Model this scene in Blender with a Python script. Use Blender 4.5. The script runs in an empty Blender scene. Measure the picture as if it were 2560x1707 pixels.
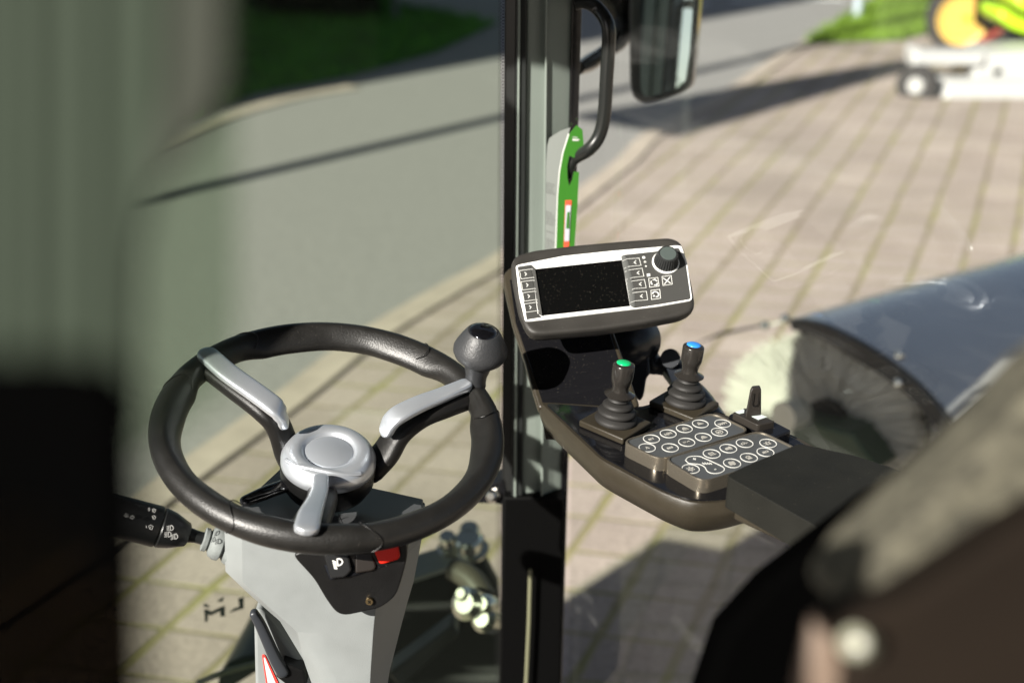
import bpy, math, random
from mathutils import Vector as Vec, Matrix
R=math.radians; PI=math.pi
random.seed(7)
sc=bpy.context.scene; COL=sc.collection
# ------------------------------------------------------------------ camera
H=1.95; PITCH=R(22); FP=3200.0
SP,CP=math.sin(PITCH),math.cos(PITCH)
CAM=Vec((0,0,H))
cd=bpy.data.cameras.new('camera'); cam=bpy.data.objects.new('camera',cd); COL.objects.link(cam)
cam.location=CAM; cam.rotation_euler=(R(90)-PITCH,0,0)
cd.sensor_width=36; cd.lens=45; cd.clip_start=.02; cd.clip_end=500
cd.dof.use_dof=True; cd.dof.focus_distance=1.42; cd.dof.aperture_fstop=3.0; cd.dof.aperture_blades=0
sc.camera=cam
def P(x,y,z):                      # photo position (2560 px wide) at depth z -> place
    a=(x-1280)/FP*z; b=(y-853.5)/FP*z
    return CAM+Vec((a, z*CP-b*SP, -z*SP-b*CP))
CR={'c1':(300,750,1000/2351),'c2':(1200,550,700/2350),'c3':(1300,850,800/2352),'c4':(250,1150,1000/2352),
    'e1':(0,0,1300/2351),'e2':(1150,0,700/1568),'e3':(1700,0,860/1926),'e4':(1700,600,860/1798),'e5':(0,850,700/1281),
    'e6':(1300,1100,1260/2352),'f1':(950,1200,600/1856),'f2':(1420,980,600/2352),'f3':(2200,0,360/2016),
    'f4':(1500,580,260/2038),'o':(0,0,2560/2352),'s':(0,0,1)}
def q(c,x,y): o=CR[c]; return o[0]+x*o[2], o[1]+y*o[2]
def QP(c,x,y,z): a=q(c,x,y); return P(a[0],a[1],z)
class Fr:
    def __init__(s,o,n,u=None):
        s.o=Vec(o); s.n=Vec(n).normalized()
        u=Vec(u) if u is not None else Vec((1,0,0))
        u=u-s.n*u.dot(s.n); s.u=u.normalized(); s.v=s.n.cross(s.u)
    def pt(s,a,b,c=0): return s.o+s.u*a+s.v*b+s.n*c
    def hit(s,c,x,y,h=0):
        a=q(c,x,y); d=P(a[0],a[1],1)-CAM
        t=((s.o-CAM).dot(s.n)+h)/d.dot(s.n)
        return CAM+d*t
    def uv(s,c,x,y,h=0):
        p=s.hit(c,x,y,h)-s.o; return p.dot(s.u),p.dot(s.v)
    def hits(s,c,l,h=0): return [s.hit(c,x,y,h) for x,y in l]
GND=Fr((0,0,0),(0,0,1))
# ------------------------------------------------------------------ materials
MT={}
def M(name,col,rough=.5,metal=0,bump=0,bscale=200,var=0,vscale=20,coat=0,spec=.35,bkind='noise',sheen=0,alpha=None,dust=0):
    if name in MT: return MT[name]
    m=bpy.data.materials.new(name); m.use_nodes=True; nt=m.node_tree; N=nt.nodes; L=nt.links
    b=N['Principled BSDF']; b.inputs['Base Color'].default_value=(*col,1); b.inputs['Roughness'].default_value=rough
    b.inputs['Metallic'].default_value=metal; b.inputs['Coat Weight'].default_value=coat; b.inputs['Coat Roughness'].default_value=.06
    b.inputs['Specular IOR Level'].default_value=spec
    tc=N.new('ShaderNodeTexCoord')
    last=None
    if var:
        n=N.new('ShaderNodeTexNoise'); n.inputs['Scale'].default_value=vscale; n.inputs['Detail'].default_value=5
        L.new(tc.outputs['Object'],n.inputs['Vector'])
        r=N.new('ShaderNodeMapRange'); r.inputs[1].default_value=.3; r.inputs[2].default_value=.7; r.inputs[3].default_value=1-var; r.inputs[4].default_value=1+var
        L.new(n.outputs['Fac'],r.inputs[0])
        x=N.new('ShaderNodeMix'); x.data_type='RGBA'; x.blend_type='MULTIPLY'; x.inputs[0].default_value=1
        x.inputs[6].default_value=(*col,1); L.new(r.outputs[0],x.inputs[7]); L.new(x.outputs[2],b.inputs['Base Color']); last=x.outputs[2]
        r2=N.new('ShaderNodeMapRange'); r2.inputs[3].default_value=max(.02,rough*.8); r2.inputs[4].default_value=min(1,rough*1.2); L.new(n.outputs['Fac'],r2.inputs[0]); L.new(r2.outputs[0],b.inputs['Roughness'])
    if dust:   # specks of real dust lying on the surface
        v=N.new('ShaderNodeTexVoronoi'); v.inputs['Scale'].default_value=900; L.new(tc.outputs['Object'],v.inputs['Vector'])
        g=N.new('ShaderNodeMath'); g.operation='LESS_THAN'; g.inputs[1].default_value=.13; L.new(v.outputs['Distance'],g.inputs[0])
        wn=N.new('ShaderNodeTexWhiteNoise'); L.new(v.outputs['Position'],wn.inputs['Vector'])
        g2=N.new('ShaderNodeMath'); g2.operation='LESS_THAN'; g2.inputs[1].default_value=dust; L.new(wn.outputs['Value'],g2.inputs[0])
        g3=N.new('ShaderNodeMath'); g3.operation='MULTIPLY'; L.new(g.outputs[0],g3.inputs[0]); L.new(g2.outputs[0],g3.inputs[1])
        x=N.new('ShaderNodeMix'); x.data_type='RGBA'; L.new(g3.outputs[0],x.inputs[0]); x.inputs[7].default_value=(.4,.36,.3,1)
        if last: L.new(last,x.inputs[6])
        else: x.inputs[6].default_value=(*col,1)
        L.new(x.outputs[2],b.inputs['Base Color'])
    if bump:
        if bkind=='weave':
            t=N.new('ShaderNodeTexVoronoi'); t.inputs['Scale'].default_value=bscale; o=t.outputs['Distance']; t.inputs['Randomness'].default_value=.15
        else:
            t=N.new('ShaderNodeTexNoise'); t.inputs['Scale'].default_value=bscale; t.inputs['Detail'].default_value=3; o=t.outputs['Fac']
        L.new(tc.outputs['Object'],t.inputs['Vector'])
        bp=N.new('ShaderNodeBump'); bp.inputs['Strength'].default_value=bump; bp.inputs['Distance'].default_value=.001 if bscale>40 else .02
        L.new(o,bp.inputs['Height']); L.new(bp.outputs[0],b.inputs['Normal'])
    MT[name]=m; return m
def glassmat(name,tint,haze=.05,hazecol=(.6,.65,.58),refl=.06,refl_streak=0):
    m=bpy.data.materials.new(name); m.use_nodes=True; nt=m.node_tree; N=nt.nodes; L=nt.links
    for n in list(N): N.remove(n)
    o=N.new('ShaderNodeOutputMaterial'); t=N.new('ShaderNodeBsdfTransparent'); t.inputs[0].default_value=(*tint,1)
    d=N.new('ShaderNodeBsdfDiffuse'); d.inputs[0].default_value=(*hazecol,1)
    g=N.new('ShaderNodeBsdfGlossy'); g.inputs['Roughness'].default_value=.0
    m1=N.new('ShaderNodeMixShader'); m2=N.new('ShaderNodeMixShader')
    tc=N.new('ShaderNodeTexCoord'); n=N.new('ShaderNodeTexNoise'); n.inputs['Scale'].default_value=3; n.inputs['Detail'].default_value=6
    r=N.new('ShaderNodeMapRange'); r.inputs[1].default_value=.3; r.inputs[2].default_value=.7; r.inputs[3].default_value=haze*.8; r.inputs[4].default_value=haze*1.2
    L.new(tc.outputs['Object'],n.inputs['Vector']); L.new(n.outputs['Fac'],r.inputs[0]); L.new(r.outputs[0],m1.inputs[0])
    if refl_streak:  # pale streaks painted into the glass as reflections
        mp=N.new('ShaderNodeMapping'); mp.inputs['Scale'].default_value=(1.2,1,9); mp.inputs['Rotation'].default_value=(0,.5,0); L.new(tc.outputs['Object'],mp.inputs[0])
        n3=N.new('ShaderNodeTexNoise'); n3.inputs['Scale'].default_value=2.2; n3.inputs['Detail'].default_value=2; L.new(mp.outputs[0],n3.inputs['Vector'])
        r3=N.new('ShaderNodeMapRange'); r3.inputs[1].default_value=.60; r3.inputs[2].default_value=.76; r3.inputs[3].default_value=0; r3.inputs[4].default_value=refl_streak; L.new(n3.outputs['Fac'],r3.inputs[0])
        ad=N.new('ShaderNodeMath'); ad.operation='ADD'; L.new(r.outputs[0],ad.inputs[0]); L.new(r3.outputs[0],ad.inputs[1]); L.new(ad.outputs[0],m1.inputs[0])
    L.new(t.outputs[0],m1.inputs[1]); L.new(d.outputs[0],m1.inputs[2])
    lw=N.new('ShaderNodeLayerWeight'); lw.inputs[0].default_value=.35
    mm=N.new('ShaderNodeMath'); mm.operation='MULTIPLY_ADD'; mm.inputs[1].default_value=refl*4; mm.inputs[2].default_value=refl*.3; L.new(lw.outputs['Fresnel'],mm.inputs[0])
    L.new(mm.outputs[0],m2.inputs[0]); L.new(m1.outputs[0],m2.inputs[1]); L.new(g.outputs[0],m2.inputs[2]); L.new(m2.outputs[0],o.inputs[0])
    return m
# ------------------------------------------------------------------ geometry helpers: (V,F)
def join(*gs):
    V=[];F=[]
    for v,f in gs:
        k=len(V); V+=list(v); F+=[tuple(i+k for i in a) for a in f]
    return V,F
def prism(out,vec):
    n=len(out); V=[Vec(p) for p in out]+[Vec(p)+Vec(vec) for p in out]
    F=[tuple(range(n)),tuple(range(2*n-1,n-1,-1))]+[(i,i+n,(i+1)%n+n,(i+1)%n) for i in range(n)]
    return V,F
def loft(rings,closed=True,caps=True):
    V=[];F=[];n=len(rings[0])
    for r in rings: V+=[Vec(p) for p in r]
    m=n if closed else n-1
    for i in range(len(rings)-1):
        for j in range(m):
            a=i*n+j;b=i*n+(j+1)%n; F.append((a,b,b+n,a+n))
    if caps and closed: F+= [tuple(range(n-1,-1,-1)),tuple((len(rings)-1)*n+j for j in range(n))]
    return V,F
def perp(d):
    d=Vec(d).normalized(); a=Vec((0,0,1)) if abs(d.z)<.9 else Vec((1,0,0))
    u=a.cross(d).normalized(); return u,d.cross(u)
def lathe(prof,o,ax,n=48,flute=None,caps=True):
    ax=Vec(ax).normalized(); u,v=perp(ax); rs=[]
    for r,h in prof:
        rr=[]
        for i in range(n):
            a=2*PI*i/n; k=r
            if flute and flute[1]<=h<=flute[2] : k=r*(1-flute[0]*(1 if (i//2)%2 else 0))
            rr.append(Vec(o)+ax*h+u*(k*math.cos(a))+v*(k*math.sin(a)))
        rs.append(rr)
    return loft(rs,True,caps)
def catm(pts,k=6):
    pts=[Vec(p) for p in pts]; Q=[pts[0]*2-pts[1]]+pts+[pts[-1]*2-pts[-2]]; out=[]
    for i in range(1,len(Q)-2):
        for j in range(k):
            t=j/k; a,b,c,d=Q[i-1:i+3]
            out.append(.5*((2*b)+(c-a)*t+(2*a-5*b+4*c-d)*t*t+(3*b-a-3*c+d)*t**3))
    return out+[pts[-1]]
def tube(pts,r,n=16,smooth=0):
    if smooth: 
        if isinstance(r,(list,tuple)):
            rr=catm([Vec((x,0,0)) for x in r],smooth); r=[a.x for a in rr]
        pts=catm(pts,smooth)
    pts=[Vec(p) for p in pts]; rs=[]; d0=(pts[1]-pts[0]).normalized(); u,v=perp(d0)
    for i,p in enumerate(pts):
        d=(pts[min(i+1,len(pts)-1)]-pts[max(i-1,0)]).normalized()
        u=(u-d*u.dot(d)).normalized(); v=d.cross(u); k=r[i] if isinstance(r,(list,tuple)) else r
        rs.append([p+u*(k*math.cos(2*PI*j/n))+v*(k*math.sin(2*PI*j/n)) for j in range(n)])
    return loft(rs)
def sweep(pts,w,h,nrm,n=20,smooth=5,pw=.6,rnd=True):
    W=[a.x for a in catm([Vec((x,0,0)) for x in w],smooth)]; Hh=[a.x for a in catm([Vec((x,0,0)) for x in h],smooth)]
    pts=catm(pts,smooth); rs=[]; K=len(pts)
    if rnd:                        # rounded ends
        d=(pts[1]-pts[0]).normalized(); e=(pts[-1]-pts[-2]).normalized(); a0=pts[0];a1=pts[-1];w0=W[0];w1=W[-1];h0=Hh[0];h1=Hh[-1]
        pre=[];pw_=[];ph=[];po=[];qw=[];qh=[]
        for t in (.98,.9,.7,.4): 
            s=math.sqrt(1-t*t); pre.append(a0-d*(w0*t*.9)); pw_.append(w0*s); ph.append(h0*(.4+.6*s))
        for t in (.4,.7,.9,.98):
            s=math.sqrt(1-t*t); po.append(a1+e*(w1*t*.9)); qw.append(w1*s); qh.append(h1*(.4+.6*s))
        pts=pre+pts+po; W=pw_+W+qw; Hh=ph+Hh+qh
    for i,p in enumerate(pts):
        d=(pts[min(i+1,len(pts)-1)]-pts[max(i-1,0)]).normalized()
        s=d.cross(nrm).normalized(); u=s.cross(d); r=[]
        for j in range(n):
            a=2*PI*j/n; c,s_=math.cos(a),math.sin(a)
            c=math.copysign(abs(c)**pw,c); s_=math.copysign(abs(s_)**pw,s_)
            r.append(p+s*(W[i]*c)+u*(Hh[i]*s_))
        rs.append(r)
    return loft(rs)
def box(o,u,v,w): # corner + three edge vectors
    o=Vec(o);u=Vec(u);v=Vec(v);w=Vec(w); return prism([o,o+u,o+u+v,o+v],w)
def ribbon(pts,nrm,w,th=.0004,closed=False):
    pts=[Vec(p) for p in pts]; nrm=Vec(nrm).normalized(); n=len(pts); Lp=[];Rp=[]
    for i,p in enumerate(pts):
        a=pts[(i-1)%n] if closed or i>0 else p; b=pts[(i+1)%n] if closed or i<n-1 else p
        d1=(p-a);d2=(b-p)
        d=( (d1.normalized() if d1.length>1e-9 else Vec())+(d2.normalized() if d2.length>1e-9 else Vec()))
        if d.length<1e-6: d=d2
        d.normalize(); s=d.cross(nrm).normalized()
        k=1.0
        if d2.length>1e-9: k=1/max(.5,abs(d.dot(d2.normalized())))
        Lp.append(p+s*w*.5*k);Rp.append(p-s*w*.5*k)
    V=Lp+Rp; V=V+[x+nrm*th for x in V]; F=[]
    m=n if closed else n-1
    for i in range(m):
        j=(i+1)%n
        F+=[(i,j,n+j,n+i),(2*n+i,3*n+i,3*n+j,2*n+j),(i,2*n+i,2*n+j,j),(n+i,n+j,3*n+j,3*n+i)]
    if not closed: F+=[(0,n,3*n,2*n),(n-1,3*n-1,4*n-1,2*n-1)]
    return V,F
def rrect(fr,pts,r,k=5,h=0): # rounded polygon through points (world)
    out=[];n=len(pts)
    for i in range(n):
        p=Vec(pts[i]);a=Vec(pts[i-1])-p;b=Vec(pts[(i+1)%n])-p
        ra=min(r,a.length*.45);rb=min(r,b.length*.45)
        A=p+a.normalized()*ra;B=p+b.normalized()*rb
        for j in range(k+1):
            t=j/k; out.append(A*(1-t)**2+p*2*t*(1-t)+B*t*t)
    return out
def circ(fr,a,b,r,h=0,n=28): return [fr.pt(a+r*math.cos(2*PI*i/n),b+r*math.sin(2*PI*i/n),h) for i in range(n)]
def disc(fr,a,b,r,h,th=.0004,n=28): return prism(circ(fr,a,b,r,h,n),fr.n*th)
def text(s,fr,a,b,h,size,ang=0,th=.0003,mirror=False,bold=0):
    cu=bpy.data.curves.new('t','FONT'); cu.body=s; cu.size=size; cu.align_x='CENTER'; cu.align_y='CENTER'; cu.extrude=th; cu.offset=bold; cu.resolution_u=3
    ob=bpy.data.objects.new('t',cu); COL.objects.link(ob)
    dg=bpy.context.evaluated_depsgraph_get(); me=ob.evaluated_get(dg).to_mesh()
    c,s_=math.cos(ang),math.sin(ang); V=[]
    for v in me.vertices:
        x,y=v.co.x*(-1 if mirror else 1),v.co.y
        V.append(fr.pt(a+x*c-y*s_,b+x*s_+y*c,h+v.co.z))
    F=[tuple(p.vertices) for p in me.polygons]
    bpy.data.objects.remove(ob); bpy.data.curves.remove(cu); return V,F
# ------------------------------------------------------------------ objects
def props(o,label,cat,group=None,kind=None):
    if label:o['label']=label
    if cat:o['category']=cat
    if group:o['group']=group
    if kind:o['kind']=kind
def thing(name,loc,label,cat,group=None):
    o=bpy.data.objects.new(name,None); COL.objects.link(o); o.location=loc; o.empty_display_size=.05; props(o,label,cat,group); o['_w']=0
    del o['_w']; WL[o.name]=Vec(loc); return o
WL={}
def build(name,g,mat,parent=None,smooth=True,bevel=0,seg=3,label=None,cat=None,group=None,kind=None,auto=40,sub=0):
    V,F=g; xs=[v[0] for v in V];ys=[v[1] for v in V];zs=[v[2] for v in V]
    c=Vec(((min(xs)+max(xs))/2,(min(ys)+max(ys))/2,min(zs)))
    if kind=='structure' : c=Vec((0,0,0))
    me=bpy.data.meshes.new(name); me.from_pydata([tuple(Vec(v)-c) for v in V],[],F); me.validate()
    import bmesh
    bm=bmesh.new(); bm.from_mesh(me); 
    if bevel: bmesh.ops.remove_doubles(bm,verts=bm.verts,dist=1e-6)
    bmesh.ops.recalc_face_normals(bm,faces=bm.faces); bm.to_mesh(me); bm.free()
    if isinstance(mat,(list,tuple)):
        for m in mat: me.materials.append(m)
    else: me.materials.append(mat)
    ob=bpy.data.objects.new(name,me); COL.objects.link(ob); WL[ob.name]=c
    if parent: ob.parent=parent; ob.location=c-WL[parent.name]
    else: ob.location=c
    if smooth:
        me.shade_smooth()
        try: me.set_sharp_from_angle(angle=R(auto))
        except Exception: pass
    if bevel:
        m=ob.modifiers.new('bevel','BEVEL'); m.width=bevel; m.segments=seg; m.limit_method='ANGLE'; m.angle_limit=R(35); m.harden_normals=False
    if sub:
        m=ob.modifiers.new('sub','SUBSURF'); m.levels=sub; m.render_levels=sub
    props(ob,label,cat,group,kind); return ob
# ------------------------------------------------------------------ light
SUND=Vec((.67,.742,0)).normalized(); EL=R(29)
L3=Vec((SUND.x*math.cos(EL),SUND.y*math.cos(EL),-math.sin(EL)))      # light travels along this
sl=bpy.data.lights.new('sun','SUN'); sl.energy=5.0; sl.angle=R(.53); sl.color=(1,.95,.87)
so=bpy.data.objects.new('sun',sl); COL.objects.link(so); so.rotation_euler=L3.to_track_quat('-Z','Y').to_euler(); so.location=(-5,-5,8)
w=bpy.data.worlds.new('World'); sc.world=w; w.use_nodes=True; nt=w.node_tree
sk=nt.nodes.new('ShaderNodeTexSky'); sk.sky_type='NISHITA'; sk.sun_disc=False; sk.sun_elevation=EL
sk.sun_rotation=math.atan2(-SUND.x,-SUND.y); sk.air_density=.8; sk.dust_density=2.0; sk.altitude=1000
hs=nt.nodes.new('ShaderNodeHueSaturation'); hs.inputs['Saturation'].default_value=.7; hs.inputs['Value'].default_value=.72
nt.links.new(sk.outputs[0],hs.inputs['Color']); nt.links.new(hs.outputs[0],nt.nodes['Background'].inputs[0]); nt.nodes['Background'].inputs[1].default_value=.05
sc.view_settings.view_transform='Standard'; sc.view_settings.look='None'; sc.view_settings.exposure=1.17; sc.view_settings.gamma=1
sc.render.engine='CYCLES'
cy=sc.cycles; cy.max_bounces=8; cy.transparent_max_bounces=24; cy.glossy_bounces=4; cy.diffuse_bounces=3

BLK=M('black_plastic',(.005,.005,.005),.33,bump=.25,bscale=900,var=.2,vscale=30)
BLKG=M('black_gloss',(.006,.006,.007),.07,coat=.5,dust=.10)
BLKP=M('black_paint',(.008,.008,.009),.22,coat=.25,var=.2)
BRZ=M('dark_trim',(.030,.025,.017),.34,bump=.3,bscale=1400,var=.15,vscale=25,dust=.03)
RUB=M('rubber',(.017,.016,.015),.6,bump=.2,bscale=700,var=.2,dust=.03)
WHT=M('white_print',(.6,.6,.57),.5)
CHR=M('chrome',(.72,.70,.64),.22,metal=1)
SIL=M('silver_paint',(.72,.76,.81),.33,metal=.75,bump=.12,bscale=2500,var=.05,dust=.03)
GRYP=M('grey_plastic',(.215,.230,.228),.42,bump=.3,bscale=1000,var=.09,vscale=18,dust=.02)
# ================================================================== GROUND
# paver grid fitted to two joint families
aJ=Vec((math.sin(R(22.4)),math.cos(R(22.4)))); nJ=Vec((aJ.y,-aJ.x))
g0=GND.hit('s',1780,697); g1=GND.hit('s',2151,697)
sJ=(g1-g0).xy.dot(nJ)/3; sJ0=g0.xy.dot(nJ)
h0=GND.hit('s',1407,1287); h1=GND.hit('s',1670,1314); h2=GND.hit('s',1407,1470)
aC=(h1-h0).xy.normalized(); nC=Vec((-aC.y,aC.x)); sC=abs((h2-h0).xy.dot(nC))/2; sC0=h0.xy.dot(nC)
print('paver',sJ,sC,aC)
def paving(name,joint=True):
    m=bpy.data.materials.new(name); m.use_nodes=True; nt=m.node_tree; N=nt.nodes; L=nt.links; b=N['Principled BSDF']
    tc=N.new('ShaderNodeTexCoord'); 
    wob=N.new('ShaderNodeTexNoise'); wob.inputs['Scale'].default_value=1.3; L.new(tc.outputs['Object'],wob.inputs['Vector'])
    def mth(op,a,b_=None,c=None):
        n=N.new('ShaderNodeMath'); n.operation=op
        for i,x in enumerate((a,b_,c)):
            if x is None: continue
            if isinstance(x,(int,float)): n.inputs[i].default_value=x
            else: L.new(x,n.inputs[i])
        return n.outputs[0]
    def axis(nv,off,sp):
        d=N.new('ShaderNodeVectorMath'); d.operation='DOT_PRODUCT'; L.new(tc.outputs['Object'],d.inputs[0]); d.inputs[1].default_value=(nv[0],nv[1],0)
        s=mth('DIVIDE',mth('SUBTRACT',d.outputs['Value'],off),sp)
        s=mth('ADD',s,mth('MULTIPLY',mth('SUBTRACT',wob.outputs['Fac'],.5),.12)); return s
    s=axis(nJ,sJ0,sJ); t=axis(nC,sC0,sC)
    def line(s,wd):
        f=mth('ABSOLUTE',mth('SUBTRACT',mth('FRACT',mth('ADD',s,.5)),.5))
        n2=N.new('ShaderNodeTexNoise'); n2.inputs['Scale'].default_value=9; L.new(tc.outputs['Object'],n2.inputs['Vector'])
        wv=mth('MULTIPLY',wd,mth('ADD',.4,mth('MULTIPLY',n2.outputs['Fac'],1.2)))
        mr=N.new('ShaderNodeMapRange'); mr.interpolation_type='SMOOTHSTEP'; L.new(f,mr.inputs[0]); L.new(wv,mr.inputs[1]); L.new(mth('MULTIPLY',wv,1.7),mr.inputs[2]); mr.inputs[3].default_value=1; mr.inputs[4].default_value=0
        return mr.outputs[0]
    lj=line(s,.045); lc=line(t,.026)
    ln=mth('MAXIMUM',lj,lc)
    cv=N.new('ShaderNodeCombineXYZ'); L.new(mth('FLOOR',s),cv.inputs[0]); L.new(mth('FLOOR',t),cv.inputs[1])
    wn=N.new('ShaderNodeTexWhiteNoise'); L.new(cv.outputs[0],wn.inputs['Vector'])
    cr=N.new('ShaderNodeValToRGB'); cr.color_ramp.elements[0].color=(.35,.292,.255,1); cr.color_ramp.elements[1].color=(.41,.347,.305,1); L.new(wn.outputs['Value'],cr.inputs[0])
    fn=N.new('ShaderNodeTexNoise'); fn.inputs['Scale'].default_value=60; fn.inputs['Detail'].default_value=6; L.new(tc.outputs['Object'],fn.inputs['Vector'])
    x=N.new('ShaderNodeMix'); x.data_type='RGBA'; x.blend_type='OVERLAY'; x.inputs[0].default_value=.6; L.new(cr.outputs[0],x.inputs[6]); L.new(fn.outputs['Fac'],x.inputs[7])
    bn=N.new('ShaderNodeTexNoise'); bn.inputs['Scale'].default_value=2.2; bn.inputs['Detail'].default_value=4; L.new(tc.outputs['Object'],bn.inputs['Vector'])
    mr=N.new('ShaderNodeValToRGB'); mr.color_ramp.elements[0].position=.38; mr.color_ramp.elements[1].position=.62
    mr.color_ramp.elements[0].color=(.24,.195,.14,1); mr.color_ramp.elements[1].color=(.28,.26,.11,1); L.new(bn.outputs['Fac'],mr.inputs[0])
    y=N.new('ShaderNodeMix'); y.data_type='RGBA'; L.new(ln,y.inputs[0]); L.new(x.outputs[2],y.inputs[6]); L.new(mr.outputs[0],y.inputs[7]); L.new(y.outputs[2],b.inputs['Base Color'])
    sn=N.new('ShaderNodeTexNoise'); sn.inputs['Scale'].default_value=.9; sn.inputs['Detail'].default_value=7; sn.inputs['Roughness'].default_value=.65; L.new(tc.outputs['Object'],sn.inputs['Vector'])
    sr=N.new('ShaderNodeMapRange'); sr.inputs[1].default_value=.35; sr.inputs[2].default_value=.65; sr.inputs[3].default_value=.82; sr.inputs[4].default_value=1.1; L.new(sn.outputs['Fac'],sr.inputs[0])
    z=N.new('ShaderNodeMix'); z.data_type='RGBA'; z.blend_type='MULTIPLY'; z.inputs[0].default_value=1; L.new(y.outputs[2],z.inputs[6]); L.new(sr.outputs[0],z.inputs[7]); L.new(z.outputs[2],b.inputs['Base Color'])
    b.inputs['Roughness'].default_value=.85
    bp=N.new('ShaderNodeBump'); bp.inputs['Distance'].default_value=.01; bp.inputs['Strength'].default_value=.5; bp.invert=True; L.new(ln,bp.inputs['Height']); L.new(bp.outputs[0],b.inputs['Normal'])
    return m
S=70
build('paved_ground',([(-S,-S,0),(S,-S,0),(S,S,0),(-S,S,0)],[(0,1,2,3)]),paving('pavers'),kind='structure',smooth=False)
ASP=M('asphalt',(.262,.256,.245),.9,bump=.8,bscale=90,var=.13,vscale=30)
kerb=[(-420,1750),(100,1420),(365,1222),(560,1085),(700,985),(870,855),(1060,740),(1235,643),(1350,550),(1460,465),(1540,405),(1600,345),(1700,285),(1800,235),(1900,170),(2010,104),(2160,40),(2330,-20)]
kp=[p.xy for p in catm([GND.hit('s',x,y) for x,y in kerb],5)]
kfar=[Vec((p.x,p.y,.004)) for p in kp]
asp=kfar+[Vec((14,60,.004)),Vec((-60,60,.004)),Vec((-60,-10,.004)),Vec((-8,-10,.004))]
build('asphalt_road',([*asp],[tuple(range(len(asp)))]),ASP,kind='structure',smooth=False)
KER=M('kerb_stone',(.43,.37,.31),.85,bump=.4,bscale=80,var=.12,vscale=8)
def strip(name,pts,wd,z0,z1,mat,**k):
    A=[];B=[]
    for i,p in enumerate(pts):
        d=(pts[min(i+1,len(pts)-1)]-pts[max(i-1,0)]).normalized(); s=Vec((d.y,-d.x))
        A.append(p);B.append(p+s*wd)
    rings=[[Vec((*a,z0)),Vec((*a,z1)),Vec((*b,z1)),Vec((*b,z0))] for a,b in zip(A,B)]
    return build(name,loft(rings),mat,smooth=False,**k)
strip('kerb',kp,.13,-.05,.016,KER,kind='structure')
# far kerb and grass bank (upper left), grass tongue (upper right)
k2=[p.xy for p in catm([GND.hit('s',x,y) for x,y in [(150,455),(300,410),(420,368),(520,325),(620,288),(760,250),(900,225)]],5)]
k2=k2[::-1]
strip('far_kerb',k2,.16,-.05,.02,KER,kind='structure')
GRS=M('grass_soil',(.045,.15,.018),.95,bump=.5,bscale=60,var=.3,vscale=6)
GRB=M('grass_blade',(.08,.24,.03),.7,var=.35,vscale=2)
GRB2=M('grass_blade_light',(.13,.22,.02),.7,var=.35,vscale=2)
def poly_in(p,poly):
    c=False;n=len(poly);j=n-1
    for i in range(n):
        a=poly[i];b=poly[j]
        if (a.y>p[1])!=(b.y>p[1]) and p[0]<(b.x-a.x)*(p[1]-a.y)/(b.y-a.y)+a.x: c=not c
        j=i
    return c
def grass(pts,extra,N,mat,lab):
    pl=[GND.hit('s',x,y).xy for x,y in pts]+[Vec(e) for e in extra]
    build('grass_ground',([Vec((p.x,p.y,.012)) for p in pl],[tuple(range(len(pl)))]),GRS,kind='structure',smooth=False)
    x0,x1=min(p.x for p in pl),max(p.x for p in pl);y0,y1=min(p.y for p in pl),max(p.y for p in pl); V=[];F=[];k=0;tr=0
    while k<N and tr<N*40:
        tr+=1; p=(random.uniform(x0,x1),random.uniform(y0,y1))
        if not poly_in(p,pl): continue
        a=random.uniform(0,PI); h=random.uniform(.05,.13); wd=.012; c,s=math.cos(a)*wd,math.sin(a)*wd; lx,ly=random.uniform(-.04,.04),random.uniform(-.04,.04)
        i=len(V); V+=[Vec((p[0]-c,p[1]-s,.012)),Vec((p[0]+c,p[1]+s,.012)),Vec((p[0]+lx,p[1]+ly,h))]; F.append((i,i+1,i+2)); k+=1
    build('grass',(V,F),mat,smooth=False,label=lab,cat='grass',kind='stuff')
grass([(470,300),(640,238),(870,195),(1090,135),(1240,62),(1150,40),(1000,18),(960,-60)],[(-9,17),(-9,11)],26000,GRB,'dark green grass bank in shade beyond the asphalt road')
grass([(2005,112),(2120,108),(2250,104),(2420,60),(2560,55),(2560,-100),(2350,-100),(2160,20)],[],16000,GRB2,'sunlit green grass wedge between the road and the paving')
WP=M('road_paint',(.8,.8,.78),.7)
for a in ((1690,12,1770,16),(1830,6,1960,10),(2010,2,2110,5)):
    p0=GND.hit('s',a[0],a[1]);p1=GND.hit('s',a[2],a[3]-2)
    d=(p1-p0).normalized();s=Vec((-d.y,d.x,0))*.18
    build('road_marking',([p0+Vec((0,0,.009)),p1+Vec((0,0,.009)),p1+s+Vec((0,0,.009)),p0+s+Vec((0,0,.009))],[(0,1,2,3)]),WP,kind='structure',smooth=False)
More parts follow.
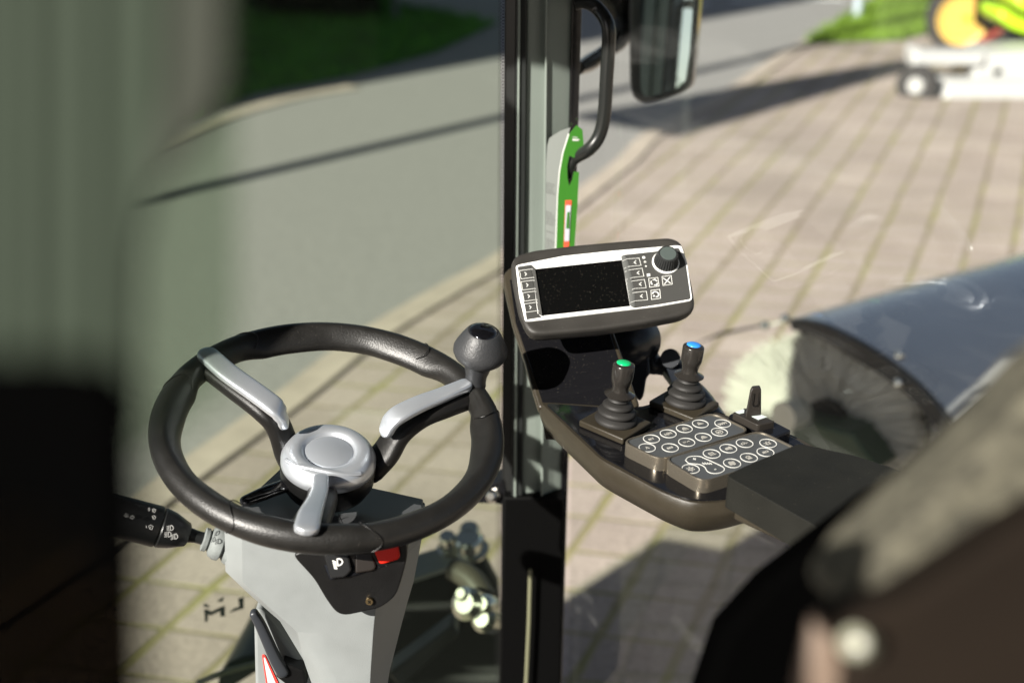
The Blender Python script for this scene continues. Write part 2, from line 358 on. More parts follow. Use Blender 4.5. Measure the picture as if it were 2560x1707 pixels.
# ================================================================== STEERING WHEEL
ta,tb=.2148,.1296
WF=Fr(P(825.6,1066.2,1.38),(math.sin(tb)*math.cos(ta),-math.sin(ta),math.cos(ta)*math.cos(tb)))
LEA=M('wheel_rubber',(.011,.0105,.0095),.40,bump=.35,bscale=520,var=.15,vscale=60,dust=.02,spec=.5)
LEA2=M('wheel_smooth',(.0085,.008,.0075),.36,bump=.3,bscale=1300,var=.12,vscale=40,dust=.02)
sw=thing('steering_wheel',WF.pt(0,0,-.08),'black three spoke steering wheel with silver spoke covers and hub cap','steering wheel')
RW=.1733
def angof(x,y): a,b=WF.uv('c1',x,y); return math.atan2(b,a)
aL,aR,aB=angof(480,330),angof(2070,520),angof(1100,1330)
def adiff(a,b): return abs((a-b+PI)%(2*PI)-PI)
rings=[];NR=160
for i in range(NR):
    a=2*PI*i/NR; d=min(adiff(a,x) for x in (aL,aR,aB))
    t=max(0,min(1,(d-.20)/.20)); t=t*t*(3-2*t)
    t2=max(0,min(1,(d-.62)/.3)); t2=t2*t2*(3-2*t2)
    rin=.0138+.0062*t-.0035*t2; rout=.0157; hu=.0157-.001*t; r=[]
    for j in range(28):
        b=2*PI*j/28; c,s=math.cos(b),math.sin(b)
        rr=(rout if c>0 else rin)*c; rad=RW+rr
        zz=hu*s
        if c<0: zz-= .0055*t*(-c)*(1+.6*max(0,s))
        r.append(WF.pt(rad*math.cos(a),rad*math.sin(a),zz))
    rings.append(r)
V,F=loft(rings,True,False); n=28
F+=[((NR-1)*n+j,(NR-1)*n+(j+1)%n,(j+1)%n,j) for j in range(n)]
rim=build('rim',(V,F),LEA,sw)
# raised seams of the grip sections
def seam(a):
    pts=[]
    for j in range(20):
        b=-.5+j*(PI+.2)/19; pts.append(WF.pt((RW+.0159*math.cos(b))*math.cos(a+.05*math.sin(j/3)),(RW+.0159*math.cos(b))*math.sin(a+.05*math.sin(j/3)),.0159*math.sin(b)))
    return tube(pts,.0006,6)
for x in (aB-.42,aB+.36,aL-.3,aL+.35,aR+.45,aR-.35): build('grip_seam',seam(x),LEA2,rim)
def W(x,y,h): return WF.hit('c1',x,y,h)
spk=[ # silver cover path, widths ; black body path
 ([(515,322,.0185),(640,430,.0175),(780,530,.015),(895,615,.011),(938,660,.004),(958,705,-.006)],[.0118,.0125,.0125,.0125,.0122,.0115],
  [(545,395,.002),(700,520,0),(850,640,-.006),(930,740,-.022),(985,880,-.05),(1040,960,-.06)],[.018,.0165,.016,.0155,.017,.019]),
 ([(2030,500,.0170),(1900,555,.0165),(1760,610,.015),(1645,668,.011),(1592,712,.004),(1567,760,-.006)],[.0085,.0098,.0112,.0120,.0115,.0100],
  [(2050,560,.000),(1900,620,0),(1760,680,-.006),(1640,780,-.022),(1560,900,-.045),(1480,980,-.06)],[.018,.0165,.016,.0155,.018,.020]),
 ([(1180,1055,-.022),(1175,1120,-.016),(1150,1190,-.002),(1118,1260,.012),(1098,1335,.0185)],[.0085,.0085,.0098,.0118,.0125],
  [(1190,1130,-.055),(1185,1180,-.032),(1160,1240,-.012),(1125,1310,-.001),(1110,1345,.001)],[.016,.0165,.017,.018,.018])]
for k,(c,cw,b,bw) in enumerate(spk):
    bo=build('spoke',sweep([W(*p) for p in b],bw,[.010]*len(bw),WF.n,pw=.7),LEA2,sw)
    build('spoke_cover',sweep([W(*p) for p in c],cw,[.0052]*len(cw),WF.n,pw=.55),SIL,bo)
    # small seam at the end cap
    e=[W(*c[0]),W(*c[1])] if k<2 else [W(*c[-1]),W(*c[-2])]
    d=(e[1]-e[0]).normalized(); s=d.cross(WF.n).normalized(); m=e[0]+d*.011+WF.n*.0049
    if k!=1: build('cover_seam',tube([m+s*t*.0112-WF.n*(.0012*abs(t)**3)+d*(.003*(t*t)) for t in [x/6 for x in range(-6,7)]],.00035,6),GRYP,bo)
hc=WF.uv('c1',1229,884,-.030)
def hl(prof,mat,name,par,n=64,**k): return build(name,lathe(prof,WF.pt(hc[0],hc[1],0),WF.n,n),mat,par,**k)
hl([(.001,-.079),(.046,-.079),(.0515,-.068),(.0525,-.05),(.051,-.045)],BLK,'hub_drum',sw)
cap=hl([(.050,-.0485),(.0518,-.047),(.0518,-.040),(.049,-.034),(.0455,-.0300),(.042,-.0280),(.036,-.0272),(.0315,-.0278),(.029,-.0300),(.0275,-.0318),(.0262,-.0322),(.0258,-.0318),(.018,-.0316),(.001,-.0316)],SIL,'hub_cap',sw,auto=60)
build('cap_badge',lathe([(.001,-.0315),(.0252,-.0315),(.0256,-.0318)],WF.pt(hc[0],hc[1],.0005),WF.n,48),M('silver_matte',(.45,.48,.52),.4,metal=.6,bump=.2,bscale=2500),cap)
# raised leaf-shaped edge across the cap: sickle lip
lip=[]
for i in range(25):
    a=R(205+ i*115/24); rr=.047-.011*math.sin(PI*i/24)
    lip.append(WF.pt(hc[0]+rr*math.cos(a),hc[1]+rr*math.sin(a),-.0325+.0048*math.sin(PI*i/24)))
build('cap_lip',sweep(lip,[.0035]*25,[.0022]*25,WF.n,smooth=2,pw=.9,n=12),SIL,cap)
# spinner knob
kb=W(2086,492,.012)
kx=(WF.n+WF.u*.02).normalized()
KT=M('knob_texture',(.03,.031,.033),.45,bump=.5,bscale=500,spec=.5)
kn=thing('spinner_knob',kb,'dark grey mushroom spinner knob with glossy black cap on the wheel rim','knob')
build('knob_stem',lathe([(.001,-.004),(.0125,-.004),(.0128,.0),(.0120,.003),(.0122,.012),(.0145,.022),(.0168,.030),(.018,.0345)],kb,kx,56),M('knob_stem',(.026,.027,.029),.4,bump=.2,bscale=1500),kn)
build('knob_head',lathe([(.0165,.0300),(.0225,.0335),(.0280,.0390),(.0304,.0445),(.0304,.0490),(.0285,.0540),(.0240,.0630),(.0195,.0705),(.0172,.0728),(.0160,.0725),(.001,.072)],kb,kx,64),KT,kn)
build('knob_cap',lathe([(.0158,.0724),(.0150,.0742),(.011,.0754),(.001,.0760)],kb,kx,48),M('knob_gloss',(.004,.004,.005),.05,coat=1),kn,auto=70)
# ================================================================== STEERING COLUMN
co=thing('steering_column',P(760,1707,1.32),'light grey plastic steering column with black switch panel under the wheel','steering column')
FC=1.150; CF=Fr((0,FC,1),(0,-1,0))
def colring(y,xl,xc,xr,dep=.155,dz=0):
    A=CF.hit('o',xl,y);B=CF.hit('o',xc,y);CB=Fr((0,FC+.07,1),(0,-1,0));C=CB.hit('o',xr,y)-Vec((0,.07,0))
    b=Vec((0,1,0))
    A2=A+b*.02; Cb=C+b*.07
    pts=[A+Vec((.022,0,0)),A+(B-A)*.5-b*.004,B,Cb,Cb+b*(dep-.07)+Vec((-.004,0,dz)),A2+b*(dep-.02)+Vec((.035,0,dz)),A2]
    return pts
rows=[(1222,508,872,972),(1240,506,872,968),(1335,508,868,950),(1385,560,864,935),(1450,635,858,918),(1540,690,852,895),(1640,725,848,880),(1750,745,845,870)]
build('column_shell',loft([colring(*r,dz=(-.012 if i==0 else 0)) for i,r in enumerate(rows)]),GRYP,co,bevel=.013,seg=5,auto=50)
tr=colring(1228,508,872,972,dz=-.010); tcn=sum(tr,Vec())/len(tr)
build('top_cover',prism([tcn+(p-tcn)*.985+Vec((0,0,.004)) for p in tr],Vec((0,0,.004))),M('cover_grey',(.10,.104,.108),.45,bump=.25,bscale=1200),co,bevel=.004)
# black rear edge on the top face left (wiper of black trim)
TF=Fr(CF.hit('o',700,1222),(0,-.06,1))
build('top_trim',sweep([TF.hit('c1',745,1178,.006),TF.hit('c1',860,1130,.008),TF.hit('c1',985,1085,.008)],[.008,.010,.010],[.004,.004,.004],TF.n),BLKG,co)
# switch panel
PF=Fr((0,FC-.026,1.22),(0,-1,.12))
pan=[(1140,570),(1150,545),(1800,470),(1810,560),(1775,700),(1740,800),(1650,870),(1440,915),(1385,895),(1330,820),(1260,700)]
sp=build('switch_panel',prism(rrect(PF,PF.hits('c4',pan),.008),Vec((0,.045,0))),BLK,co,bevel=.005,seg=4)
PG=Fr((0,FC-.030,1.23),(0,-1,.40))
def plate(c,pts,fr,th,mat,name,par,r=.003,bev=.001,h=0,**k):
    o=rrect(fr,fr.hits(c,pts,h),r); return build(name,prism(o,fr.n*-th),mat,par,bevel=bev,**k)
build('switch_recess',prism(rrect(PG,PG.hits('c4',[(1290,560),(1470,540),(1640,530),(1770,520),(1760,600),(1500,680),(1350,705)]),.002),Vec((0,.012,0))),BLKG,sp,bevel=.001)
r1=plate('c4',[(1310,545),(1455,520),(1480,650),(1440,690),(1355,698)],PG,.02,M('switch_black',(.012,.012,.012),.25),'light_switch',co,h=.006,bev=.0022)
r2=plate('c4',[(1605,520),(1750,490),(1765,565),(1750,585),(1660,610),(1640,605)],PG,.03,M('switch_red',(.75,.02,.008),.35),'hazard_switch',co,h=.008,bev=.003)
r3=plate('c4',[(1500,530),(1590,515),(1625,625),(1610,650),(1500,668)],PG,.02,M('switch_black2',(.015,.012,.010),.3),'blank_switch',co,h=.003,bev=.002)
def stroke(fr,c,pts,w,h=0,closed=False,th=.0004): return ribbon(fr.hits(c,pts,h),fr.n,w,th,closed)
ic=[stroke(PG,'c4',[(1395,580),(1405,578),(1420,583),(1427,597),(1420,610),(1408,617),(1400,618),(1396,600)],.0013,.0062,True)]
for i in range(5): ic.append(stroke(PG,'c4',[(1366+i*2.5,590+i*11),(1388+i*2,596+i*10)],.0012,.0062))
build('headlamp_icon',join(*ic),WHT,r1,smooth=False)
build('screw',lathe([(.001,0),(.0036,0),(.004,-.001),(.004,-.003)],PF.hit('c4',1583,833,.004),(0,-1,.1),20),M('brass',(.5,.38,.2),.3,metal=1),sp)
build('screw_slot',join(ribbon([PF.hit('c4',1576,826,.0045),PF.hit('c4',1590,840,.0045)],PF.n,.0008),ribbon([PF.hit('c4',1576,840,.0045),PF.hit('c4',1590,826,.0045)],PF.n,.0008)),BLK,sp)
# seam line on the column top
build('top_seam',ribbon([TF.hit('c4',1405,318,.001),TF.hit('c4',1415,345,.001),TF.hit('c4',1428,372,.001)],TF.n,.0008),BLK,co)
# lower casing with lever and warning label
LF=Fr((0,FC+.05,1),(0,-1,0))
lc=build('lower_casing',prism(rrect(LF,LF.hits('o',[(582,1405),(600,1400),(700,1530),(760,1760),(590,1760)]),.01),Vec((0,.06,0))),GRYP,co,bevel=.006)
LM=Fr((0,FC+.035,1),(0,-1,0))
build('tilt_lever',sweep(LM.hits('c4',[(905,900),(940,960),(985,1060),(1030,1160),(1075,1240)]),[.0045,.0055,.006,.0065,.007],[.006]*5,(0,-1,.2),smooth=4),M('lever_dark',(.03,.033,.038),.35),co)
build('lever_foot',prism(rrect(LM,LM.hits('c4',[(1030,1270),(1070,1190),(1200,1240),(1215,1330),(1120,1340)]),.003),Vec((0,.02,0))),BLK,co,bevel=.003)
wl=build('warning_label',prism(rrect(LF,LF.hits('c4',[(952,1140),(968,1140),(1060,1330),(980,1330)],.001),.003),Vec((0,-.0004,0))),M('label_red',(.7,.05,.04),.5),lc)
build('label_face',prism(rrect(LF,LF.hits('c4',[(962,1158),(970,1158),(1042,1330),(990,1330)],.0016),.002),Vec((0,-.0003,0))),WHT,wl)
# ---- stalk lever
S0=P(*q('o',255,1180),1.33);S1=P(*q('o',470,1238),1.36)
sd=(S1-S0).normalized(); Ls=(S1-S0).length
st=thing('stalk_lever',S1,'black indicator stalk with white lamp and wiper symbols left of the wheel','lever')
SB=M('stalk_black',(.014,.015,.015),.3,bump=.15,bscale=1200)
def alongx(x): return (x-255)/215*Ls
build('stalk_grip',lathe([(.001,-.02),(.019,-.02),(.0215,0),(.022,alongx(365)-.002),(.0205,alongx(365))],S0,sd,40),SB,st)
build('stalk_collar',lathe([(.0205,alongx(367)),(.0215,alongx(370)),(.019,alongx(395)),(.0125,alongx(430)),(.010,alongx(433)),(.001,alongx(433))],S0,sd,40),SB,st)
build('stalk_rod',tube([S0+sd*alongx(430),S0+sd*alongx(450)+Vec((0,0,.0005)),S1+sd*.012],[.0085,.0068,.0068],20),SB,st)
build('rubber_boot',lathe([(.007,0),(.0125,.001),(.0125,.005),(.010,.007),(.016,.010),(.0185,.015),(.0185,.020),(.014,.0225),(.019,.027),(.021,.032),(.021,.05)],S1-sd*.002,sd,32),M('grey_rubber',(.17,.185,.18),.6,bump=.4,bscale=300,var=.2,vscale=60),st)
SF=Fr(S0+Vec((0,-.0,0)),Vec((0,-.75,.55)),sd)
def radial(c,x,y,h=.0222): # on the front of the stalk: plane tangent
    return SF.hit(c,x,y,h)
def lamp_icon(x,y,fl=1): 
    g=[ribbon([radial('c4',x+a,y+b) for a,b in ((0,-14),(8,-15),(17,-6),(17,6),(8,14),(0,14))],SF.n,.0007,.0003,True)]
    for i in range(4): g.append(ribbon([radial('c4',x-22,y-12+i*8+fl*3),radial('c4',x-5,y-12+i*8)],SF.n,.0006))
    return join(*g)
def rad2(c,x,y): return SF.hit(c,x,y,.0188)
GPR=M('grey_symbol',(.22,.22,.21),.5)
build('lamp_symbols',join(lamp_icon(415,398),lamp_icon(402,436),lamp_icon(440,448,2)),GPR,st,smooth=False)
def wiper_icon(x,y,s=1):
    g=[ribbon([radial('c4',x+a*s,y+b*s) for a,b in ((-12,-8),(0,-14),(14,-6),(8,12),(-6,10))],SF.n,.0006,.0003,True),ribbon([radial('c4',x-8*s,y+10*s),radial('c4',x+4*s,y-6*s)],SF.n,.0006)]
    return join(*g)
def arrow(x,y,d):
    return ribbon([radial('c4',x+a*d,y+b) for a,b in ((14,0),(2,-11),(2,-5),(-10,-5),(-10,5),(2,5),(2,11))],SF.n,.0006,.0003,True)
build('wiper_symbols',join(wiper_icon(300,394),wiper_icon(318,336,.8),wiper_icon(318,296,.8),ribbon([radial('c4',272,384),radial('c4',278,398)],SF.n,.0008),arrow(190,335,1),arrow(158,325,-1),
   ribbon([radial('c4',290+8*math.cos(t*.9)*.6,289+8*math.sin(t*.9)) for t in range(7)],SF.n,.0005,.0003,True)),GPR,st,smooth=False)
# ================================================================== CONSOLE
KD=.62; KF=Fr((0,1.2,H-KD),(.02,-.06,1))
KF.o=P(*q('c3',700,700),1.43)
def K(c,x,y,h=0): return KF.hit(c,x,y,h)
cs=thing('control_console',K('c3',1200,1100,-.05),'dark bronze armrest console tray with glossy black panel rising to the terminal','console')
top=[(132,445),(360,665),(585,878),(810,1000),(1040,1122),(1235,1197),(1400,1205),(1560,1185),(1800,1120),(2500,960),(2200,800),(2000,690),(1700,600),(1480,540),(1300,478),(1130,440),(1050,440),(870,492)]
ot=rrect(KF,[K('c3',x,y) for x,y in top],.012,4)
cen=sum(ot,Vec())/len(ot)
def inset(pts,d,dz):
    out=[];n=len(pts)
    for i,p in enumerate(pts):
        t=(pts[(i+1)%n]-pts[i-1]).normalized(); s=t.cross(KF.n)
        if s.dot(cen-p)<0 and False: s=-s
        out.append(p+(-s if ORI else s)*d+KF.n*dz)
    return out
area=sum((ot[i]-cen).cross(ot[(i+1)%len(ot)]-cen).dot(KF.n) for i in range(len(ot))); ORI=area>0
tray=loft([inset(ot,.0012,0.0),inset(ot,0,-.0015),inset(ot,-.0015,-.012),inset(ot,-.001,-.017),inset(ot,.006,-.036),inset(ot,.014,-.043)])
build('tray',tray,BRZ,cs,auto=35)
ins=[(185,462),(400,660),(600,850),(830,975),(1050,1098),(1235,1168),(1400,1175),(1540,1160),(1800,1090),(2430,950),(2150,800),(1990,705),(1700,625),(1480,560),(1300,500),(1130,462),(1055,460),(880,512)]
build('tray_top',prism(rrect(KF,[K('c3',x,y,.0016) for x,y in ins],.008,4),-KF.n*.004),BLKG,cs,bevel=.0006)
# rising panel
A=K('c3',132,448);B=K('c3',872,492)
TL=QP('c2',215,430,1.60)
up=(TL-A); pn=(B-A).cross(up).normalized()
if pn.y>0: pn=-pn
VF=Fr(A,pn,B-A)
def Vh(c,x,y,h=0): return VF.hit(c,x,y,h)
outl=[Vh('c2',190,500),Vh('c2',205,440),Vh('c2',250,395),Vh('c2',900,300),Vh('c2',1010,700),Vh('c2',1112,905),Vh('c2',1340,1548),Vh('c2',1310,1568+20),Vh('c2',490,1568+10),Vh('c2',440,1420),Vh('c2',375,1180),Vh('c2',270,860)]
rim_=build('panel_frame',prism(rrect(VF,outl,.004),-VF.n*.016),BRZ,cs,bevel=.003)
inl=[Vh('c2',250,500,.0012),Vh('c2',900,400,.0012),Vh('c2',985,750,.0012),Vh('c2',1080,915,.0012),Vh('c2',1285,1570,.0012),Vh('c2',535,1560,.0012),Vh('c2',410,1180,.0012),Vh('c2',300,860,.0012)]
build('panel_face',prism(inl,-VF.n*.006),BLKG,cs,bevel=.0005,smooth=False)
# bracket and support arm behind
BKB=M('bracket_black',(.010,.012,.016),.3,coat=.2)
su=thing('terminal_bracket',QP('c2',1350,1200,1.62),'blue black ball joint bracket and bent tube behind the console panel','bracket')
Z=1.62
build('ball_housing',tube([QP('c2',1150,1020,Z),QP('c2',1240,1015,Z),QP('c2',1380,1000,Z+.02)],[.030,.034,.028],28,smooth=3),BKB,su)
build('clamp_block',prism(rrect(None,[QP('c2',*p,Z-.01) for p in [(1230,1210),(1420,1130),(1430,1300),(1400,1330),(1375,1490),(1340,1530),(1300,1490),(1240,1330)]],.006),Vec((0,.03,.01))),BKB,su,bevel=.004)
build('support_tube',tube([QP('c2',1380,1010,Z+.02),QP('c2',1430,1190,Z+.02),QP('c2',1500,1220,Z+.02),QP('c2',1600,1230,Z+.02),QP('c2',1700,1360,Z),QP('c2',1850,1500,Z-.03),QP('c2',1990,1700,Z-.08)],[.012,.014,.012,.016,.015,.014,.014],20,smooth=5),BKB,su)
build('clamp_knob',lathe([(.001,0),(.012,0),(.013,.004),(.012,.012),(.001,.012)],QP('c2',1600,1165,Z),(-.2,-1,.5),20),BKB,su)
# ================================================================== TERMINAL
# a = along the long side, b = down the short side
zt=1.50; px=zt/FP
a=Vec((385,-60,70)); 
bdir=Vec((45,167,0)); bdir.z=-(a.x*bdir.x+a.y*bdir.y)/a.z
right=Vec((1,0,0)); dn=Vec((0,-SP,-CP)); fw=Vec((0,CP,-SP))
def cw(v): return right*v.x+dn*v.y+fw*v.z
tn=cw(a).cross(cw(bdir)).normalized()
if tn.dot(CAM-QP('c2',1030,560,zt))<0: tn=-tn
TFm=Fr(QP('c2',1030,560,zt),tn,cw(a))
tm=thing('display_terminal',TFm.hit('c2',1000,900,-.02),'tilted operator terminal with dark screen, white surround and rotary knob','display')
def T(c,x,y,h=0): return TFm.hit(c,x,y,h)
RB=M('terminal_rubber',(.030,.028,.025),.5,bump=.3,bscale=800,var=.12,vscale=30,dust=.05)
ol=[(257,345),(300,292),(450,252),(800,208),(1200,173),(1600,143),(1685,172),(1722,245),(1790,560),(1813,705),(1790,762),(1700,803),(1400,862),(1000,922),(520,964),(425,957),(370,900),(320,780),(262,480)]
oo=rrect(None,[T('c2',x,y) for x,y in ol],.006)
tc_=sum(oo,Vec())/len(oo)
def sc_(pts,k,h): return [tc_+(p-tc_)*k+TFm.n*h for p in pts]
build('terminal_case',loft([sc_(oo,.90,.0005),sc_(oo,.945,.0012),sc_(oo,.975,.0),sc_(oo,.988,-.002),sc_(oo,.992,-.005),sc_(oo,.985,-.007),sc_(oo,.988,-.009),sc_(oo,.97,-.015),sc_(oo,.90,-.022)]),RB,tm,auto=60)
wf=[(300,385),(330,372),(700,300),(1100,258),(1650,212),(1692,218),(1738,350),(1782,655),(1770,675),(1500,722),(1000,780),(400,850),(378,840),(330,640)]
white=M('white_surround',(.80,.80,.77),.35,bump=.05,bscale=1500)
build('white_surround',prism(rrect(None,[T('c2',x,y,.0022) for x,y in wf],.002),-TFm.n*.003),white,tm,bevel=.0006)
scr=[(462,412),(1192,335),(1258,722),(523,802)]
build('screen',prism([T('c2',x,y,.0026) for x,y in scr],-TFm.n*.001),M('screen_glass',(.003,.003,.003),.09,dust=.14),tm,smooth=False)
PNL=M('panel_grey',(.05,.05,.047),.42,bump=.15,bscale=1500,dust=.04)
lp=build('key_strip',join(prism([T('c2',x,y,.0034) for x,y in [(316,392),(428,374),(478,780),(515,812),(393,832)]],-TFm.n*.0015)),PNL,tm,bevel=.0004)
build('key_strip_edge',loft([[T('c2',428,374,.0034),T('c2',462,412,.0048),T('c2',462,412,.001),T('c2',428,374,.001)],[T('c2',490,790,.0034),T('c2',523,806,.0048),T('c2',523,806,.001),T('c2',490,790,.001)]]),PNL,lp)
rp=build('control_panel',prism(rrect(None,[T('c2',x,y,.0034) for x,y in [(1205,292),(1480,262),(1665,232),(1722,345),(1765,650),(1755,662),(1500,705),(1300,735),(1205,330)]],.001),-TFm.n*.0015),PNL,tm,bevel=.0004)
build('key_ridge',loft([[T('f4',*p) for p in r] for r in ([(412,480,.0045),(470,445,.0045),(520,500,.0036),(440,560,.0030)],[(440,640,.0055),(520,600,.0055),(590,690,.0036),(470,720,.0030)],[(520,1000,.0060),(600,990,.0060),(650,1000,.0036),(530,1010,.0030)],[(560,1250,.0060),(620,1230,.0060),(685,1230,.0036),(575,1260,.0030)],[(590,1440,.0045),(640,1478,.0045),(680,1478,.0036),(600,1450,.0030)])]),M('ridge_grey',(.13,.133,.127),.4),rp)
n=TFm.n
def ts(c,pts,wd=.0006,closed=False,h=.0036): return ribbon([T(c,x,y,h) for x,y in pts],n,wd,.0003,closed)
for i in range(4):
    dx,dy=13*i,93*i
    build('soft_key',join(ts('c2',[(460+dx*1.1,418+dy),(430+dx,413+dy),(332+dx,426+dy),(345+dx,496+dy),(445+dx,483+dy),(472+dx,490+dy)]),ts('c2',[(374+dx,440+dy),(390+dx,453+dy),(379+dx,468+dy)],.0009)),WHT,tm,smooth=False)
RK=[((440,570),(530,530),(765,512),(805,655),(560,680),(470,717),(690,593)),((485,782),(580,745),(825,712),(860,870),(640,895),(513,935),(750,800)),
    ((528,1005),(630,965),(870,932),(905,1095),(680,1110),(558,1160),(793,1020)),((570,1225),(670,1190),(908,1162),(935,1330),(700,1350),(597,1385),(815,1255))]
for r in RK:
    cx,cy_=r[6]; hs=[.0066,.0066,.0036,.0036,.0066,.0066]
    build('soft_key',join(ribbon([T('f4',*p,h) for p,h in zip(r[:6],(.0058,.0048,.0036,.0036,.0048,.0058))],n,.0006,.0003),ts('f4',[(cx+18,cy_-32),(cx-22,cy_+5),(cx+22,cy_+32)],.0009)),WHT,tm,smooth=False)
def tsq(pts,ex,name):
    build(name,join(ts('f4',pts,.0007,True),*ex),WHT,tm,smooth=False)
def uvf4(x,y): return TFm.uv('f4',x,y,.0036)
def arc(cx,cy_,r,a0,a1,wd=.0012,k=14):
    u,v=uvf4(cx,cy_); rr=r*CR['f4'][2]*px
    return ribbon([TFm.pt(u+rr*math.cos(R(a0+(a1-a0)*i/k)),v+rr*math.sin(R(a0+(a1-a0)*i/k)),.0036) for i in range(k+1)],n,wd,.0003)
tsq([(952,912),(1132,892),(1158,1062),(975,1085)],[arc(1062,990,64,10,100),arc(1062,990,64,130,220),arc(1062,990,64,250,340)]+[disc(TFm,*uvf4(*p),.0011,.0036,n=10) for p in ((1078,935),(1010,1010),(1110,1040))],'cycle_key')
tsq([(1215,875),(1395,855),(1415,1025),(1235,1050)],[ts('f4',[(1240,905),(1385,1005)],.0011),ts('f4',[(1370,885),(1262,1025)],.0011)],'cancel_key')
tsq([(998,1145),(1170,1125),(1188,1300),(1010,1325)],[arc(1088,1222,62,-100,150,.0014),disc(TFm,*uvf4(1057,1255),.0012,.0036,n=12),disc(TFm,*uvf4(1035,1205),.0014,.0036,n=3)],'return_key')
build('indicator_lights',join(disc(TFm,*uvf4(857,503),.0019,.0036),ribbon(circ(TFm,*uvf4(882,587),.0011,.0036,16),n,.0007,.0003,True),disc(TFm,*uvf4(900,672),.0012,.0036,n=5),
   prism([T('f4',x,y,.0036) for x,y in ((915,822),(980,815),(985,868),(922,878))],n*.0004)),WHT,tm,smooth=False)
ku,kv=TFm.uv('f4',1287,600,.004)
kk=thing('rotary_knob',TFm.pt(ku,kv,.0036),'ribbed black rotary knob in the upper right corner of the terminal','knob')
ko=TFm.pt(ku,kv,.0036)
build('knob_collar',lathe([(.001,0),(.0163,0),(.0163,.0012),(.0155,.002),(.001,.002)],ko,n,48),white,kk)
build('knob_body',lathe([(.001,.002),(.0146,.002),(.0150,.0035),(.0142,.006),(.0125,.0155),(.0115,.0180),(.0098,.0186),(.001,.0186)],ko,n,112,flute=(.07,.003,.0175)),M('knob_black',(.02,.021,.021),.35),kk,auto=30)
build('knob_face',lathe([(.001,.0190),(.0093,.0190),(.0096,.0186)],ko,n,48),M('knob_face',(.06,.075,.07),.5),kk)
# ================================================================== JOYSTICKS
JM=M('joystick_black',(.020,.018,.016),.22,coat=.3)
def joystick(label,cx,cy_,capm):
    o=K('c3',cx,cy_,.002); ax=(Vec((0,0,1))+Vec((.10,0,0))).normalized()
    j=thing('joystick',o,label,'joystick','joysticks on the console')
    build('bellows',lathe([(.001,.007),(.0235,.008),(.0245,.0105),(.023,.013),(.0185,.0155),(.0215,.0175),(.0222,.020),(.0205,.0225),(.0155,.0245),(.0175,.0265),(.0175,.0285),(.015,.031),(.0105,.0325),(.0125,.0345),(.0115,.037),(.0085,.039),(.001,.039)],o,ax,48),RUB,j,auto=60)
    build('grip',lathe([(.001,.036),(.0085,.0365),(.0145,.0385),(.0172,.0405),(.0173,.0415),(.014,.0432),(.0098,.0455),(.0092,.049),(.0105,.0545),(.0118,.0585),(.0123,.0625),(.0124,.076),(.0118,.0775),(.0105,.0780),(.0085,.0788),(.001,.0788)],o,ax,48),JM,j,auto=50)
    bp=build('thumb_button',lathe([(.0082,.0780),(.0082,.0796),(.006,.0806),(.001,.0810)],o,ax,32),capm,j,auto=70)
    # square base plate
    e1=(KF.u*.75-KF.v*.66).normalized(); e2=KF.n.cross(e1)
    hb=.031
    pts=[o+e1*sx*hb+e2*sy*hb*.86+KF.n*.0 for sx,sy in ((-1,-1),(1,-1),(1,1),(-1,1))]
    build('base_plate',prism(pts,KF.n*.008),BRZ,j,bevel=.0018)
    return j
GRN=M('cap_green',(.005,.42,.14),.3); BLU=M('cap_blue',(.03,.24,.75),.3)
joystick('black joystick with green top button, nearer the wheel',697,640,GRN)
# the second one is a copy
j1=[o for o in bpy.data.objects if o.name=='joystick'][0]
j2=j1.copy(); COL.objects.link(j2); j2.location=Vec(j1.location)+(K('c3',1203,495,.002)-K('c3',697,640,.002)); j2['label']='black joystick with blue top button, beside the side window'
for ch in list(j1.children):
    c=ch.copy(); COL.objects.link(c); c.parent=j2
    if ch.name.startswith('thumb_button'):
        c.data=ch.data.copy(); c.data.materials[0]=BLU
# ================================================================== KEYPADS
KPH=.0175
FACE=M('keypad_face',(.06,.064,.066),.12,bump=.15,bscale=1500)
MET=M('keypad_metal',(.22,.195,.155),.26,metal=.75,bump=.1,bscale=800)
def keypad(label,cor):
    base=[K('f2',x,y,KPH) for x,y in cor]; c=sum(base,Vec())/4
    k=thing('keypad',c-KF.n*KPH,label,'keypad','backlit keypads on the console')
    r=rrect(KF,base,.0135,7)
    def off(d,h): return [c+(p-c)*(1-d/.06)+KF.n*h for p in r]
    build('keypad_case',loft([off(0,-KPH),off(0,-.0015),off(.0006,0),off(.0022,0),off(.0028,-.0018),]),MET,k,auto=35)
    build('keypad_face',prism(off(.0028,-.0016),-KF.n*.002),FACE,k,smooth=False)
    return k
k1=keypad('front keypad with ten ringed buttons, next to the green-topped joystick',[(515,478),(1425,192),(1800,368),(900,665)])
k2_=keypad('rear keypad with fan and heating buttons, beside the armrest',[(925,648),(1885,368),(2300,570),(1315,880)])
def kr(x,y,h): return KF.uv('f2',x,y,h)
HB=KPH-.0014; SZ=600/2352*1.36/FP
def ring(x,y,r=.0088):
    u,v=kr(x,y,HB); return ribbon(circ(KF,u,v,r,HB,36),KF.n,.0009,.0004,True)
rowd=(K('f2',1484,391)-K('f2',1001,545)).normalized(); RA=math.atan2(rowd.dot(KF.v),rowd.dot(KF.u))
def kl(x,y,pts,wd=.0009,closed=False): # pts in mm in the button's own axes
    u,v=kr(x,y,HB); c,s=math.cos(RA),math.sin(RA)
    return ribbon([KF.pt(u+(a*c-b*s)*.001,v+(a*s+b*c)*.001,HB) for a,b in pts],KF.n,wd,.0004,closed)
def kf(x,y,pts):
    u,v=kr(x,y,HB); c,s=math.cos(RA),math.sin(RA)
    return prism([KF.pt(u+(a*c-b*s)*.001,v+(a*s+b*c)*.001,HB) for a,b in pts],KF.n*.0004)
